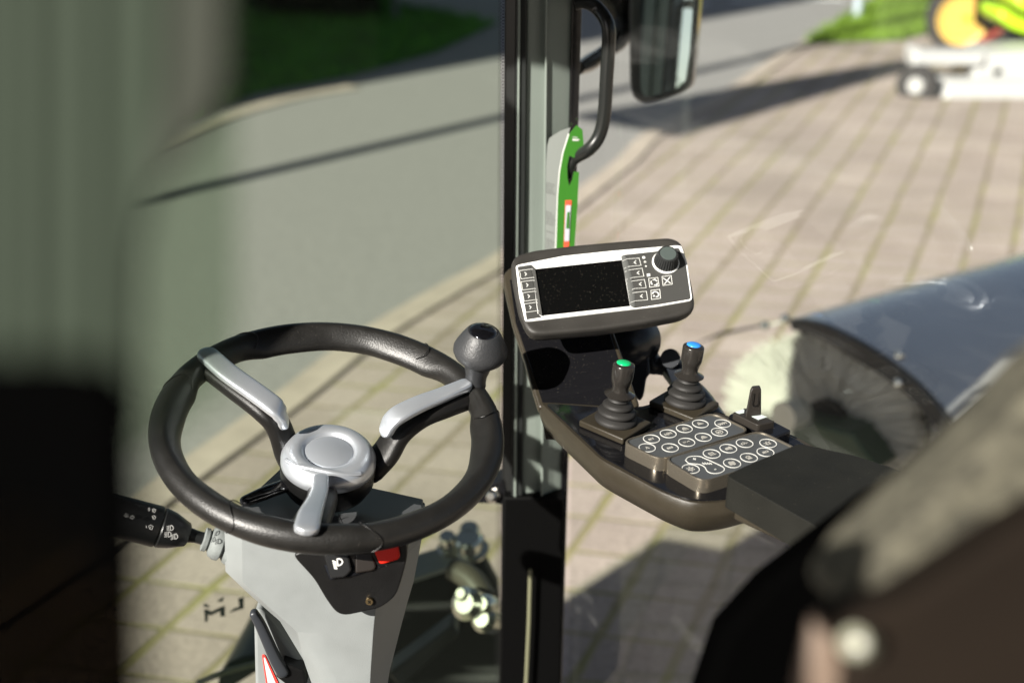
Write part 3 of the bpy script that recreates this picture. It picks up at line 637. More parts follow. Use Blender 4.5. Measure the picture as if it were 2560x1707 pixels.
def cirp(r,n=16,a0=0,a1=360,cx=0,cy_=0): return [(cx+r*math.cos(R(a0+(a1-a0)*i/n)),cy_+r*math.sin(R(a0+(a1-a0)*i/n))) for i in range(n+(a1-a0!=360))]
def tx(x,y,s,size=.0055): u,v=kr(x,y,HB); return text(s,KF,u,v,HB,size,RA)
bell=[(-3,-1.5),(-2.4,1),(-1,2.6),(1,2.6),(2.4,1),(4,-1.5)]
B1=[((818,459),[tx(818,459,'SET',.0048)]),((982,408),[kl(982,408,cirp(2.2),.0007,True),kl(982,408,[(-4,-2),(-4,2)]),kl(982,408,[(4,-2),(4,2)]),kf(982,408,cirp(.8,8))]),
 ((1140,358),[kf(1140,358,bell),kl(1140,358,[(-4,-3),(-2,-3)]),kl(1140,358,[(-1,-3),(1,-3)]),kl(1140,358,[(2,-3),(4,-3)])]),
 ((1297,311),[kf(1297,311,[(-3.5,-1.5),(-2.5,1.5),(.5,2.2),(4.2,-1.5)]),kl(1297,311,[(-2,2.4),(-1,3.4),(.5,3)])]),
 ((1516,308),[tx(1516,308,'WM',.006)]),((776,545),[tx(776,545,'A',.0065)]),((1001,545),[tx(1001,545,'RES',.0048)]),
 ((1163,491),[kf(1163,491,[(-1,-1.5),(2,.3),(4.5,-.2),(4,1.4),(1,1)]),kl(1163,491,[(-4,1.6),(0,1.6)],.0006),kl(1163,491,[(-4,0),(-1,0)],.0006)]),
 ((1326,442),[kf(1326,442,bell),kl(1326,442,[(-4,-2.8),(4,-2.2)])]),
 ((1484,391),[kl(1484,391,[((3.4 if i%2 else 4.3)*math.cos(i*PI/8),(3.4 if i%2 else 4.3)*math.sin(i*PI/8)) for i in range(16)],.0008,True),tx(1484,391,'M',.0045)])]
LEG=M('legend_grey',(.34,.33,.30),.5)
for (x,y),g in B1: build('legend',join(*g),LEG,build('button',ring(x,y),WHT,k1,smooth=False),smooth=False)
B2=[((1408,605),[kl(1408,605,[(-2.5,-2.5),(2.5,-2.5),(2.5,2.5),(-2.5,2.5)],.0008,True),kl(1408,605,[(-1,-1),(1,-1)]),kl(1408,605,[(-1,1),(1,1)]),kl(1408,605,[(3,-2.5),(4.5,-2)])]),
 ((1571,553),[kf(1571,553,[(-3.4,-2),(-3.6,1.5),(0,2.6),(1.5,1),(1,-2)]),kl(1571,553,cirp(2.6,8,-60,60)),kl(1571,553,cirp(4,8,-50,50))]),
 ((1731,501),[kl(1731,501,[(-4,-1.4),(-4,1),(-1,2),(1,.4),(-1,-1.4)],.0008,True),kl(1731,501,[(0,0),(4,-.6),(1,-1.4)],.0008)]),
 ((1961,502),[kl(1961,502,[(-2,-2.2),(2,-2.2),(2,1.6),(-2,1.6)],.0009,True),kl(1961,502,[(-4.4,1.8),(-3,2)]),kl(1961,502,[(3,2),(4.4,2.6)]),kl(1961,502,[(0,2.5),(0,4)]),kl(1961,502,[(-4.4,-1),(-3,-1)])]),
 ((1203,752),[kl(1203,752,cirp(2),.0014,True)]+[kf(1203,752,cirp(.8,8,0,360,3.8*math.cos(i*PI/3+.3),3.8*math.sin(i*PI/3+.3))) for i in range(6)]),
 ((1608,697),[kf(1608,697,cirp(2,12,0,360,2.3*math.cos(i*PI/2+.5),2.3*math.sin(i*PI/2+.5))) for i in range(4)]),
 ((1773,642),[kl(1773,642,[(-2.4,.4),(-2.2,2.4),(0,3.4),(2.2,2.4),(2.4,.4)],.0009,True)]+[kl(1773,642,[(-2+i*1.3,-.4),(-2.4+i*1.6,-3)],.0007) for i in range(4)]),
 ((1935,588),[kf(1935,588,[(-4,-1.6),(-3,1.8),(-.5,2),(.5,-1.6)]),kl(1935,588,[(.5,1),(4,1.6)]),kl(1935,588,[(1,-.8),(4,-1)]),kf(1935,588,cirp(.8,8,0,360,3.5,.2))])]
for (x,y),g in B2: build('legend',join(*g),LEG,build('button',ring(x,y,.0090),WHT,k2_,smooth=False),smooth=False)
sl_=[(1152,668),(1175,640),(1220,628),(1290,630),(1330,645),(1420,685),(1510,728),(1533,755),(1515,780),(1470,795),(1410,795),(1365,775),(1340,735),(1300,712),(1250,703),(1185,697)]
build('heat_rocker',join(ribbon(catm([K('f2',x,y,HB) for x,y in sl_+[sl_[0]]],4)[:-1],KF.n,.0009,.0004,True),tx(1243,655,'+',.0075),tx(1440,752,'-',.009),*[kl(1362+i*24-36,700,[(0,-2),(.6,-.8),(-.3,.4),(.4,2)],.0008) for i in range(4)]),WHT,k2_,smooth=False)
# ================================================================== TOGGLE SWITCH
tg=thing('toggle_switch',K('f2',1850,330),'small black paddle switch with white arrow windows behind the keypads','switch')
sb=prism(rrect(KF,[K('f2',x,y,.016) for x,y in [(1572,225),(1640,185),(1760,150),(2190,372),(2150,395),(2010,450)]],.003),-KF.n*.026)
build('switch_box',sb,BLKG,tg,bevel=.0015)
build('rocker',prism(rrect(KF,[K('f2',x,y,.024) for x,y in [(1612,200),(1730,155),(2030,285),(1880,320),(1850,318)]],.002),-KF.n*.009),M('rocker_dark',(.022,.019,.016),.42,bump=.2,bscale=1500),tg,bevel=.0018)
pb=K('f2',1815,255,.022); e1=(K('f2',1885,240,.022)-K('f2',1735,255,.022)).normalized()
ph=.036
pad=[pb-e1*.0095,pb+e1*.0095,pb+e1*.0065+Vec((.001,.002,ph*.88)),pb+e1*.0045+Vec((.001,.002,ph)),pb-e1*.0045+Vec((.001,.002,ph)),pb-e1*.0065+Vec((.001,.002,ph*.88))]
pdl=build('paddle',prism(pad,Vec((.001,.0075,0))),M('rocker_dark',(.022,.019,.016),.42),tg,bevel=.0015)
build('paddle_groove',ribbon([pb+e1*a_+Vec((.001,-.0004,b_)) for a_,b_ in ((-.0035,.031),(-.0035,.018),(-.002,.015),(.002,.015),(.0035,.018),(.0035,.031))],(0,-1,.1),.0007,.0004),BLK,pdl)
wn_=M('window_print',(.55,.62,.6),.25)
build('arrow_window',prism([K('f2',x,y,.0243) for x,y in [(1800,240),(1880,218),(1950,245),(1868,272)]],KF.n*.0004),wn_,tg,smooth=False)
build('arrow_window',prism([K('f2',x,y,.0243) for x,y in [(1640,196),(1715,168),(1728,176),(1725,205),(1680,213)]],KF.n*.0004),wn_,tg,smooth=False)
# ================================================================== ARMREST
AH=.040
ar=[K('o',1668,1092,AH),K('o',1700,1075,AH),K('o',1835,1018,AH),K('o',1960,1045,AH),K('o',2085,1085,AH),K('o',2700,1420,AH),K('o',2250,1420,AH)]
ab=thing('armrest',K('o',1700,1160,0),'dark padded armrest box at the near end of the console','armrest')
build('armrest_pad',prism(rrect(KF,ar,.006),-KF.n*.036),M('armrest_vinyl',(.009,.009,.007),.62,spec=.25,bump=.4,bscale=700,var=.15,vscale=20,dust=.01),ab,bevel=.008,seg=5)
ar2=[K('o',1685,1170,AH-.040),K('o',1900,1080,AH-.04),K('o',2600,1420,AH-.04),K('o',2230,1420,AH-.04)]
build('armrest_base',prism(ar2,-KF.n*.012),BRZ,ab,bevel=.003)
# ================================================================== CAB
cab=thing('vehicle_cab',(0.1,1.76,.3),'black cab pillar with grab handle and glass between wheel and side window','vehicle cab')
PM=M('pillar_grey',(.19,.22,.195),.38,var=.08,vscale=6,bump=.1,bscale=300)
PD=M('pillar_dark',(.02,.022,.021),.3,var=.2,vscale=6)
YP=1.70
QF=Fr((0,YP,1.2),(0,-1,0))
def pil(xs,mat,name,dep=(0,0),y0=-60,y1=1760,th=.05):
    # vertical profile bar: left px at top/bottom, right px at top/bottom (2560 coords)
    a0,a1,b0,b1=xs
    A=QF.hit('s',a0,y0,-0);B=QF.hit('s',b0,y0);C=QF.hit('s',b1,y1);D=QF.hit('s',a1,y1)
    A.y+=dep[0];D.y+=dep[0];B.y+=dep[1];C.y+=dep[1]
    return build(name,prism([A,B,C,D],Vec((0,th,0))),mat,cab,smooth=False,bevel=.0015)
pil((1262,1250,1292,1274),M('frit',(.014,.0145,.014),.3),'windscreen_seal',(.004,.0))
pil((1292,1274,1318,1300),PD,'pillar',(-.012,-.012))
pil((1318,1300,1368,1352),PM,'pillar',(-.006,.002))
pil((1368,1352,1432,1392),PM,'pillar',(-.010,.010))
pil((1296,1280,1302,1286),PM,'trim_strip',(-.0155,-.0155),th=.004)
pil((1364,1346,1370,1352),PM,'trim_strip',(-.0135,-.0135),th=.004)
pil((1432,1392,1458,1404),BLKP,'door_seal',(.004,.010))
# shade on the lower pillar, put in as a black sheet
A=QF.hit('s',1258,1228);B=QF.hit('s',1410,1228);C=QF.hit('s',1400,1760);D=QF.hit('s',1247,1760)
build('pillar_shade',prism([p+Vec((0,-.018,0)) for p in (A,B,C,D)],Vec((0,.06,0))),M('shade_black',(.0015,.0015,.0015),.6,spec=.08),cab,bevel=.004)
build('pillar_edge',tube([p+Vec((0,-.033,0)) for p in (QF.hit('f1',1160,600),QF.hit('f1',1150,1000),QF.hit('f1',1128,1480))],.003,8),M('edge_olive',(.16,.16,.10),.35),cab)
# halftone dots of the glass edge
dots=[]
for iy in range(230):
    for ix in range(3):
        y=-20+iy*8; r=.0014-.0003*ix
        x=(1258-ix*5-(y*.0062))
        p=QF.hit('s',x,y+(4 if ix%2 else 0)); dots.append(prism([p+Vec((r*math.cos(a*PI/3),-.001,r*math.sin(a*PI/3))) for a in range(6)],Vec((0,.0006,0))))
build('glass_dots',join(*dots),M('dot_black',(.012,.012,.012),.4),cab,smooth=False)
gh=[(640,20),(700,12),(770,50),(828,140),(832,260),(822,420),(808,640),(780,760),(725,835),(650,880),(622,925),(612,1000)]
build('grab_handle',tube([QF.hit('e2',x,y,.035 if 60<y<860 else .02) for x,y in gh],[.0090]*10+[.007,.003],20,smooth=4),M('handle_black',(.012,.013,.012),.3,coat=.2),cab)
for p in ((655,665),(622,695)): build('bolt',lathe([(.001,0),(.0022,0),(.0024,.002)],QF.hit('e2',*p),(0,-1,0),12),CHR,cab)
# bracket bolt left of the pillar
bb=build('hinge_block',prism(rrect(None,[QF.hit('f1',x,y) for x,y in ((800,40),(960,0),(990,180),(940,190),(880,180),(750,180))],.004),Vec((0,.04,0))),BLKP,cab,bevel=.003)
build('hinge_bolt',lathe([(.001,.012),(.006,.012),(.009,.009),(.010,.003),(.013,.002),(.013,0)],QF.hit('f1',872,112),(-.3,-1,.3),6),CHR,bb,smooth=False)
build('shade_panel',prism([Vec((-1.0-.2*(y+.3)/1.73,y,z)) for y,z in ((1.43,.6),(1.43,1.38),(1.20,1.50),(1.12,2.0),(.78,2.0),(.70,1.30),(-.3,1.30),(-.3,.6))],Vec((-.04,0,0))),BLKP,cab,bevel=.01)  # unseen panel added, outline shaped to cast the ground shadow
build('floor',prism([Vec((-.79,1.0,.42)),Vec((.6,1.0,.42)),Vec((.6,-.5,.42)),Vec((-.79,-.5,.42))],Vec((0,0,.05))),BLKP,cab,bevel=.01)
# roof: keeps the top of the pillar in shade
rf=[Vec((-.95,.86,2.27)),Vec((-.42,.86,2.27)),Vec((-.42,-.6,2.27)),Vec((.98,-.6,2.27)),Vec((.98,2.05,2.27)),Vec((-.95,2.05,2.27))]
build('rear_wall',prism([Vec((-.42,-.60,.4)),Vec((.98,-.60,.4)),Vec((.98,-.60,2.26)),Vec((-.42,-.60,2.26))],Vec((0,-.04,0))),BLKP,cab,bevel=.01)
build('brush_shade',prism([Vec((-.82,1.42,1.72)),Vec((-.82,.80,1.76)),Vec((-.82,.80,2.26)),Vec((-.82,1.42,2.26))],Vec((.03,0,0))),BLKP,cab,bevel=.005)  # unseen panel added to shade the right half of the brush
build('roof',prism(rf,Vec((0,0,.06))),BLKP,cab,bevel=.02)
# glass
WSG=glassmat('windscreen_glass',(.82,.86,.80),.003,(.62,.68,.60),.004,.035)
SDG=glassmat('side_glass',(.97,.98,.965),.002,(.7,.7,.68),.016,.02)
ws=[Vec((-1.0,YP+.014,.45)),QF.hit('s',1250,1760)+Vec((0,.014,0)),QF.hit('s',1256,-60)+Vec((0,.014,0))]
build('windscreen',prism([Vec((-1.0,YP+.014,.62)),Vec((ws[1].x,YP+.014,.62)),Vec((ws[2].x,YP+.014,2.15)),Vec((-1.0,YP+.014,2.15))],Vec((0,.005,0))),WSG,cab,smooth=False)
pr=QF.hit('s',1445,800)
sd0=Vec((pr.x,YP+.02,0));sd1=Vec((.98,.25,0))
nn=(sd1-sd0).normalized(); nn2=Vec((nn.y,-nn.x,0))*.004
build('side_window',prism([sd0+Vec((0,0,.62)),sd1+Vec((0,0,.62)),sd1+Vec((0,0,2.15)),sd0+Vec((0,0,2.15))],nn2),SDG,cab,smooth=False)
# windscreen lettering, seen from inside
DG=M('decal_green',(.03,.06,.045),.5)
WQ=Fr((0,YP+.013,1),(0,-1,0))
def dec(pts): return prism([WQ.hit('c4',x,y) for x,y in pts],Vec((0,-.0006,0)))
build('lettering',join(dec([(610,840),(634,848),(652,862),(612,860)]),dec([(612,876),(632,876),(655,888),(708,862),(735,855),(736,914),(708,918),(706,885),(650,912),(634,904),(636,942),(618,950)]),dec([(686,828),(730,798),(722,830)]),
   dec([(812,812),(845,802),(846,868),(755,896),(790,868),(820,858)])),DG,cab,smooth=False)
# ---------------- hang tag
tg_=thing('hang_tag',QF.hit('e2',590,1380),'bright green card tag hanging from the grab handle','tag')
HG=Fr((0,YP-.03,1.2),(0,-1,0))
tgp=[(538,1400),(548,1100),(560,960),(578,860),(612,752),(652,702),(686,728),(692,800),(688,858),(640,885),(612,872),(600,930),(602,1000),(612,1042),(628,1010),(637,963),(667,965),(658,1150),(640,1400)]
build('card',prism([HG.hit('e2',x,y) for x,y in tgp],Vec((0,.0012,0))),M('tag_green',(.028,.135,.012),.45),tg_,smooth=False)
build('card_edge',prism([HG.hit('e2',x,y) for x,y in [(532,1400),(543,1100),(554,960),(572,858),(606,748),(612,752),(578,860),(560,960),(548,1100),(538,1400)]],Vec((0,.0015,0))),WHT,tg_,smooth=False)
def hg(pts,h=.0004,th=.0004): return prism([HG.hit('e2',x,y,h) for x,y in pts],Vec((0,-th,0)))
sk_=build('label_strip',hg([(590,1122),(625,1122),(608,1400),(580,1400)]),M('strip_red',(.6,.08,.04),.5),tg_,smooth=False)
build('strip_face',hg([(592,1150),(621,1150),(610,1350),(584,1350)],.001),M('strip_white',(.4,.42,.46),.5),sk_,smooth=False)
build('strip_patch',hg([(600,1190),(614,1186),(611,1280),(594,1280)],.0016),M('tag_green2',(.028,.135,.012),.45),sk_,smooth=False)
a_,b_=HG.uv('e2',652,787,.0006)
build('tag_writing',join(*[hg([(x,y),(x+w_,y+1),(x+w_-1,y+h_),(x-1,y+h_-1)],.0006) for x,y,w_,h_ in ((632,766,4,5),(639,766,3,5),(645,767,6,4),(653,768,5,4),(631,777,5,13),(638,777,6,12),(646,778,4,13),(652,778,5,12),(659,779,4,12),(665,779,3,8))]),WHT,tg_,smooth=False)
# pale sheet painted as the tag's reflection in the glossy pillar
ps=thing('tag_reflection',QF.hit('e2',510,1380,.02),'painted pale tag reflection with grey text lines on the pillar left of the green tag','reflection')
PQ=Fr((0,YP-.013,1.2),(0,-1,0))
build('reflection_sheet',prism([PQ.hit('e2',x,y) for x,y in [(466,1410),(478,1000),(488,820),(500,775),(560,735),(618,715),(585,830),(562,950),(548,1100),(538,1410)]],Vec((0,.0008,0))),M('reflection',(.20,.215,.20),.6),ps,smooth=False)
for b0,nl in ((1030,5),(1190,6),(1300,1),(1340,5)):
    tl=[]
    for i in range(nl):
        y=b0+i*13; x1=536-random.uniform(0,22); tl.append(prism([PQ.hit('e2',x,yy,.0006) for x,yy in ((482-i*.3,y-8),(x1,y+6),(x1,y+9),(482-i*.3,y-4))],Vec((0,-.0002,0))))
    build('mirrored_text',join(*tl),M('mirrored_print',(.1,.105,.1),.6),ps,smooth=False)
# ---------------- wing mirror
mz=2.15
mi=thing('wing_mirror',QP('e2',1000,590,mz),'large black wing mirror on a jointed arm outside the side window','mirror')
MF=Fr(QP('e2',1130,300,mz),(-.25,-.93,.12))
mo=[(945,-900),(945,300),(947,480),(965,550),(1022,583),(1100,570),(1250,520),(1295,480),(1315,300),(1338,0),(1360,-400),(1360,-900)]
build('mirror_housing',prism(rrect(None,MF.hits('e2',mo),.012),-MF.n*.06),M('mirror_black',(.010,.010,.011),.28,coat=.2),mi,bevel=.010,seg=4)
mg=[(1012,-850),(1010,300),(1012,500),(1030,540),(1060,545),(1225,495),(1262,455),(1285,300),(1315,-100),(1325,-850)]
build('mirror_glass',prism(rrect(None,MF.hits('e2',mg,.003),.006),-MF.n*.003),M('mirror_glass',(.72,.8,.76),.02,metal=1),mi,smooth=False)
build('mirror_arm',tube([QP('e2',660,385,1.95),QP('e2',730,350,2.05),QP('e2',800,300,2.12),QP('e2',900,220,2.2),QP('e2',910,100,2.22)],[.010,.014,.012,.016,.02],16,smooth=4),BLKP,mi)
build('arm_joint',tube([QP('e2',835,-200,2.22),QP('e2',880,0,2.22),QP('e2',900,110,2.22)],[.05,.045,.02],20,smooth=4),BLKP,mi)
# ================================================================== FRONT LINKAGE beyond the windscreen
fz=2.35
fl=thing('front_linkage',P(1050,1707,fz),'black front hitch with grey plate and shiny bolts below the windscreen','hitch')
FLF=Fr(QP('f1',700,520,fz),(-.05,-.25,1))
pl=[(100,640),(300,560),(620,470),(740,425),(820,455),(850,510),(800,580),(560,660),(160,790),(60,780)]
build('top_plate',prism(rrect(None,[FLF.hit('f1',x,y) for x,y in pl],.015),-FLF.n*.012),M('plate_grey',(.30,.32,.31),.35,metal=.3,var=.1),fl,bevel=.003)
for x,y,r in ((530,535,.017),(690,545,.026),(700,470,.020)):
    build('plate_bolt',lathe([(r*1.3,0),(r*1.3,.004),(r,.005),(r,.03),(r*.8,.036),(.001,.036)],FLF.hit('f1',x,y),FLF.n,16),CHR,fl)
DK=M('engine_black',(.003,.003,.003),.5,spec=.12,var=.3,vscale=12)
build('hitch_body',prism([P(x,y,fz+.05) for x,y in ((940,1470),(1010,1450),(1150,1410),(1200,1395),(1245,1480),(1262,1707),(1262,1900),(850,1900))],Vec((0,.07,0))),DK,fl,bevel=.02)
build('lift_arm',prism([QP('f1',x,y,2.25) for x,y in ((60,1500),(420,1230),(560,1120),(620,1200),(480,1330),(160,1620))],Vec((0,.05,0))),M('arm_dark',(.012,.012,.011),.3),fl,bevel=.006)
build('hydraulic_hose',tube([QP('f1',560,680,2.2),QP('f1',700,760,2.18),QP('f1',820,920,2.16)],[.02,.022,.02],12,smooth=4),M('hose',(.07,.06,.05),.5,bump=.8,bscale=120),fl)
for x,y,r in ((690,960,.028),(820,965,.018),(660,885,.014),(820,1080,.022)):
    build('coupling',lathe([(.001,.02),(r*.6,.02),(r,.01),(r,-.02),(r*.7,-.025)],QP('f1',x,y,2.12),(-.4,-.7,.6),18),CHR,fl)
# dark cover low in front of the windscreen, left of the column
fd=thing('front_cover',P(560,1707,2.2),'dark green black rounded cover low beyond the windscreen beside the column','cover')
build('cover_shell',loft([[QP('e5',980,1640,2.2),QP('e5',1000,1530,2.2),QP('e5',1040,1480,2.2),QP('e5',1110,1452,2.2),QP('e5',1200,1445,2.2),QP('e5',1260,1470,2.2)],[p+Vec((.02,.25,-.02)) for p in [QP('e5',980,1640,2.2),QP('e5',1000,1530,2.2),QP('e5',1040,1480,2.2),QP('e5',1110,1452,2.2),QP('e5',1200,1445,2.2),QP('e5',1260,1470,2.2)]]]),M('cover_dk',(.02,.035,.022),.3),fd,bevel=.008)
build('cover_rail',tube([QP('e5',900,1570,2.05),QP('e5',1020,1520,2.08),QP('e5',1180,1475,2.1)],.005,10,smooth=3),M('rail_pale',(.25,.27,.2),.3),fd)
# ================================================================== SWEEPING BRUSH
bz=3.35
axd=Vec((.82,.60,-.02)).normalized()
bc=QP('e4',790,960,bz); BF=Fr(bc,-axd,Vec((axd.y,-axd.x,0)))
br=thing('sweeping_brush',Vec((bc.x,bc.y,0)),'black hooded cylindrical sweeping brush with pale bristles outside the side window','brush')
Rb=.305
hubg=tube([bc-axd*.03,bc+axd*1.6],.07,20)
build('brush_core',hubg,DK,br)
arc_=[(420,452),(520,425),(620,415),(740,440),(880,505),(1040,600),(1200,720),(1330,850),(1440,990),(1520,1150),(1560,1300)]
hd=catm([BF.hit('e4',x,y,.02) for x,y in arc_],4)
hp_=sorted((math.atan2((p-bc).dot(BF.v),(p-bc).dot(BF.u)),(p-bc-BF.n*(p-bc).dot(BF.n)).length) for p in hd)
def hoodr(a):
    a=(a+PI)%(2*PI)-PI
    if a<hp_[0][0] or a>hp_[-1][0]: return 9
    return min(hp_,key=lambda t:abs(t[0]-a))[1]
bt=[]
for x,y in ((560,940),(225,900),(205,840),(240,700),(330,590),(450,535),(620,480)):
    p=BF.hit('e4',x,y,0)-bc; bt.append((math.atan2(p.dot(BF.v),p.dot(BF.u))%(2*PI),p.length))
bt=sorted(bt[1:])
def brr(a):
    a%=2*PI
    if a<=bt[0][0]: return min(Rb,bt[0][1]*1.1)
    if a>=bt[-1][0]: return bt[-1][1]
    for (a0,r0),(a1,r1) in zip(bt,bt[1:]):
        if a0<=a<=a1: return r0+(r1-r0)*(a-a0)/(a1-a0)
    return Rb
random.seed(3); V=[];F=[]
for k in range(4200):
    a=2*PI*random.randrange(84)/84+random.gauss(0,.011); dpt=abs(random.gauss(0,.04))
    b0=bc+axd*dpt; rr=min(brr(a)*random.uniform(.90,1.04),hoodr(a)-.04); da=random.gauss(0,.03); wd=.0019
    d=BF.u*math.cos(a)+BF.v*math.sin(a); e=BF.u*math.cos(a+da)+BF.v*math.sin(a+da); s=(BF.v*math.cos(a)-BF.u*math.sin(a))
    p0=b0+d*.06; p1=b0+d*.06+(e*(rr)-d*.06)*.5-axd*random.uniform(0,.02); p2=b0+e*rr*random.uniform(.9,1)-axd*random.uniform(-.01,.015)
    i=len(V); V+=[p0-s*wd*.6,p0+s*wd*.6,p1+s*wd,p1-s*wd,p2+s*wd*.8,p2-s*wd*.8]; F+=[(i,i+1,i+2,i+3),(i+3,i+2,i+4,i+5)]
build('bristle_shade',lathe([(.001,0),(.26,0),(.26,.02),(.001,.02)],bc+axd*.05,axd,32),M('gap_black',(.003,.003,.003),.8,spec=.1),br)  # black disc added for the shade between the bristles
o=build('bristles',(V,F),M('bristle',(.50,.485,.44),.6),br,smooth=False); o['kind']='stuff'
arc_=[(420,452),(520,425),(620,415),(740,440),(880,505),(1040,600),(1200,720),(1330,850),(1440,990),(1520,1150),(1560,1300)]
hd=catm([BF.hit('e4',x,y,.02) for x,y in arc_],4)
ci=[p+ (bc-p).normalized()*.05 for p in hd]
rings=[]
HGm=M('hood_paint',(.74,.73,.71),.28,coat=.3,metal=.45,var=.08,vscale=3)
hoodL=1.9
V=[];F=[]
sect=hd+[p+(bc-p).normalized()*.006 for p in hd][::-1]
build('hood_shell',prism(sect,axd*hoodL),HGm,br)
lipm=M('hood_lip',(.012,.013,.016),.3)
build('hood_lip',loft([[a_,b_,b_+axd*.02,a_+axd*.02] for a_,b_ in zip([p-axd*.003 for p in hd[6:]],[p+(bc-p).normalized()*(.03+.02*min(1,i/12)) -axd*.003 for i,p in enumerate(hd[6:])])]),lipm,br)
build('rubber_flap',prism([BF.hit('e4',60,548,.02),BF.hit('e4',210,500,.02),BF.hit('e4',430,452,.02),BF.hit('e4',440,440,.02),BF.hit('e4',205,485,.02)],axd*.02),DK,br,smooth=False)
for x,y in ((445,448),(550,410),(1145,745),(1150,600)): build('hood_bolt',lathe([(.001,.012),(.010,.010),(.013,0)],BF.hit('e4',x,y,.03),-axd+Vec((0,0,.3)),12),CHR,br)
build('hood_ledge',prism([BF.hit('e4',590,930,.1),BF.hit('e4',900,1010,.1),BF.hit('e4',1040,1200,.1),BF.hit('e4',560,1150,.1)],Vec((.1,.1,0))),M('frame_green',(.03,.06,.03),.35),br,bevel=.01)
build('drive_motor',lathe([(.001,-.02),(.035,-.02),(.04,0),(.04,.05)],BF.hit('e4',610,900,.12),-axd,20),M('motor_pale',(.5,.5,.44),.3,metal=.4),br)
# ================================================================== MOWER
mw=thing('mower_tractor',GND.hit('s',2480,170),'bright green ride-on mower with orange wheel and white mowing deck at top right','mower')
zz=11.8
wc=P(2406,45,zz); wa=Vec((-.25,-.97,0)).normalized()
def tyre(c,ax,ro,ri,wd,mt): return build(mt[0],lathe([(ri,-wd*.5),(ro*.9,-wd*.5),(ro,-wd*.3),(ro,wd*.3),(ro*.9,wd*.5),(ri,wd*.5)],c,ax,40,caps=False),mt[1],mw)
TY=M('tyre',(.03,.028,.028),.7)
wp=tyre(wc,wa,.325,.22,.24,('wheel',TY))
build('wheel_rim',lathe([(.001,.06),(.05,.065),(.09,.075),(.18,.09),(.205,.12),(.232,.125),(.235,.1)],wc,wa,40),M('rim_orange',(.62,.40,.09),.4),wp)
build('rim_centre',lathe([(.001,.072),(.05,.075),(.10,.082),(.175,.094),(.18,.09)],wc,wa,32),M('rim_cream',(.62,.52,.28),.4),wp)
build('hub_bolt',lathe([(.001,.13),(.03,.13),(.035,.07)],wc+Vec((.03,0,.01)),wa,12),M('hub_green',(.1,.5,.02),.4),wp)
WHP=M('deck_white',(.42,.42,.41),.35)
dz=9.9
def dpoly(name,pts,th,z=dz,mat=WHP,bev=.02): return build(name,prism([QP('f3',x,y,z) for x,y in pts],Vec((0,th,0))),mat,mw,bevel=bev)
dpoly('deck_beam',[(460,700),(560,670),(620,720),(1400,730),(1500,760),(1450,930),(640,920),(600,1000),(470,960)],.25)
dpoly('deck_body',[(1330,930),(1500,745),(2100,720),(2500,720),(2500,1250),(1300,1180)],.5,dz+.05)
dpoly('deck_skirt',[(960,1150),(1250,1130),(2016,1140),(2500,1160),(2500,1520),(1700,1520),(1050,1500),(860,1440)],.5,dz-.08,bev=.04)
dpoly('deck_slot',[(1590,990),(1700,960),(1720,1010),(1610,1060)],.02,dz+.03,DK,.0)
cwc=QP('f3',520,1190,dz-.05)
cwo=build('caster_wheel',lathe([(.05,-.05),(.135,-.05),(.155,-.03),(.155,.03),(.135,.05),(.05,.05)],cwc,(-.5,-.85,0),28),TY,mw)
build('caster_rim',lathe([(.001,.06),(.055,.065),(.065,.05)],cwc,(-.5,-.85,0),24),WHP,cwo)
build('caster_fork',tube([QP('f3',540,950,dz),QP('f3',620,1050,dz-.05),QP('f3',600,1180,dz-.12)],.022,10,smooth=3),M('fork_grey',(.5,.52,.54),.3,metal=.5),mw)
build('gauge_wheel',lathe([(.001,.04),(.10,.04),(.11,0),(.10,-.04)],QP('f3',1130,1090,dz+.3),(-.3,-.9,0),24),M('rim_orange',(.85,.5,.1),.4),mw)
dpoly('front_fender',[(1640,220),(1690,130),(1760,90),(1900,190),(2100,300),(2500,400),(2500,620),(2016,480),(1850,420),(1700,300)],.5,10.6,M('body_green',(.42,.70,.02),.35),.05)
dpoly('body_panel',[(1880,-100),(1900,100),(2050,190),(2500,250),(2500,-300),(1900,-300)],.8,10.9,M('body_green2',(.45,.65,.03),.35),.05)
dpoly('engine_block',[(1450,-100),(1480,420),(1700,420),(2000,560),(2500,650),(2500,-250),(1450,-250)],.5,11.4,DK,.03)
dpoly('linkage_bar',[(1380,560),(1700,400),(1740,450),(1400,640)],.06,10.5,M('bar_red',(.25,.05,.035),.5),.01)
# posts beside the grass
def post(x,y,top,r,label,col):
    b=GND.hit('s',x,y); p=thing('post',b,label,'post'); 
    build('post_shaft',tube([b,b+Vec((0,0,top))],r,12),M('post_'+str(x),col,.4),p)
    build('post_cap',lathe([(r*1.15,-.01),(r*1.15,.02),(.001,.035)],b+Vec((0,0,top)),(0,0,1),12),M('post_'+str(x),col,.4),p)
    build('post_collar',lathe([(r*1.6,0),(r*1.5,.05),(r,.07)],b,(0,0,1),12),M('post_'+str(x),col,.4),p)
post(2142,52,1.2,.045,'pale blue grey post standing in the grass beyond the road',(.45,.52,.58))
post(988,48,1.2,.035,'thin dark grey post at the top edge of the shaded grass',(.12,.13,.14))
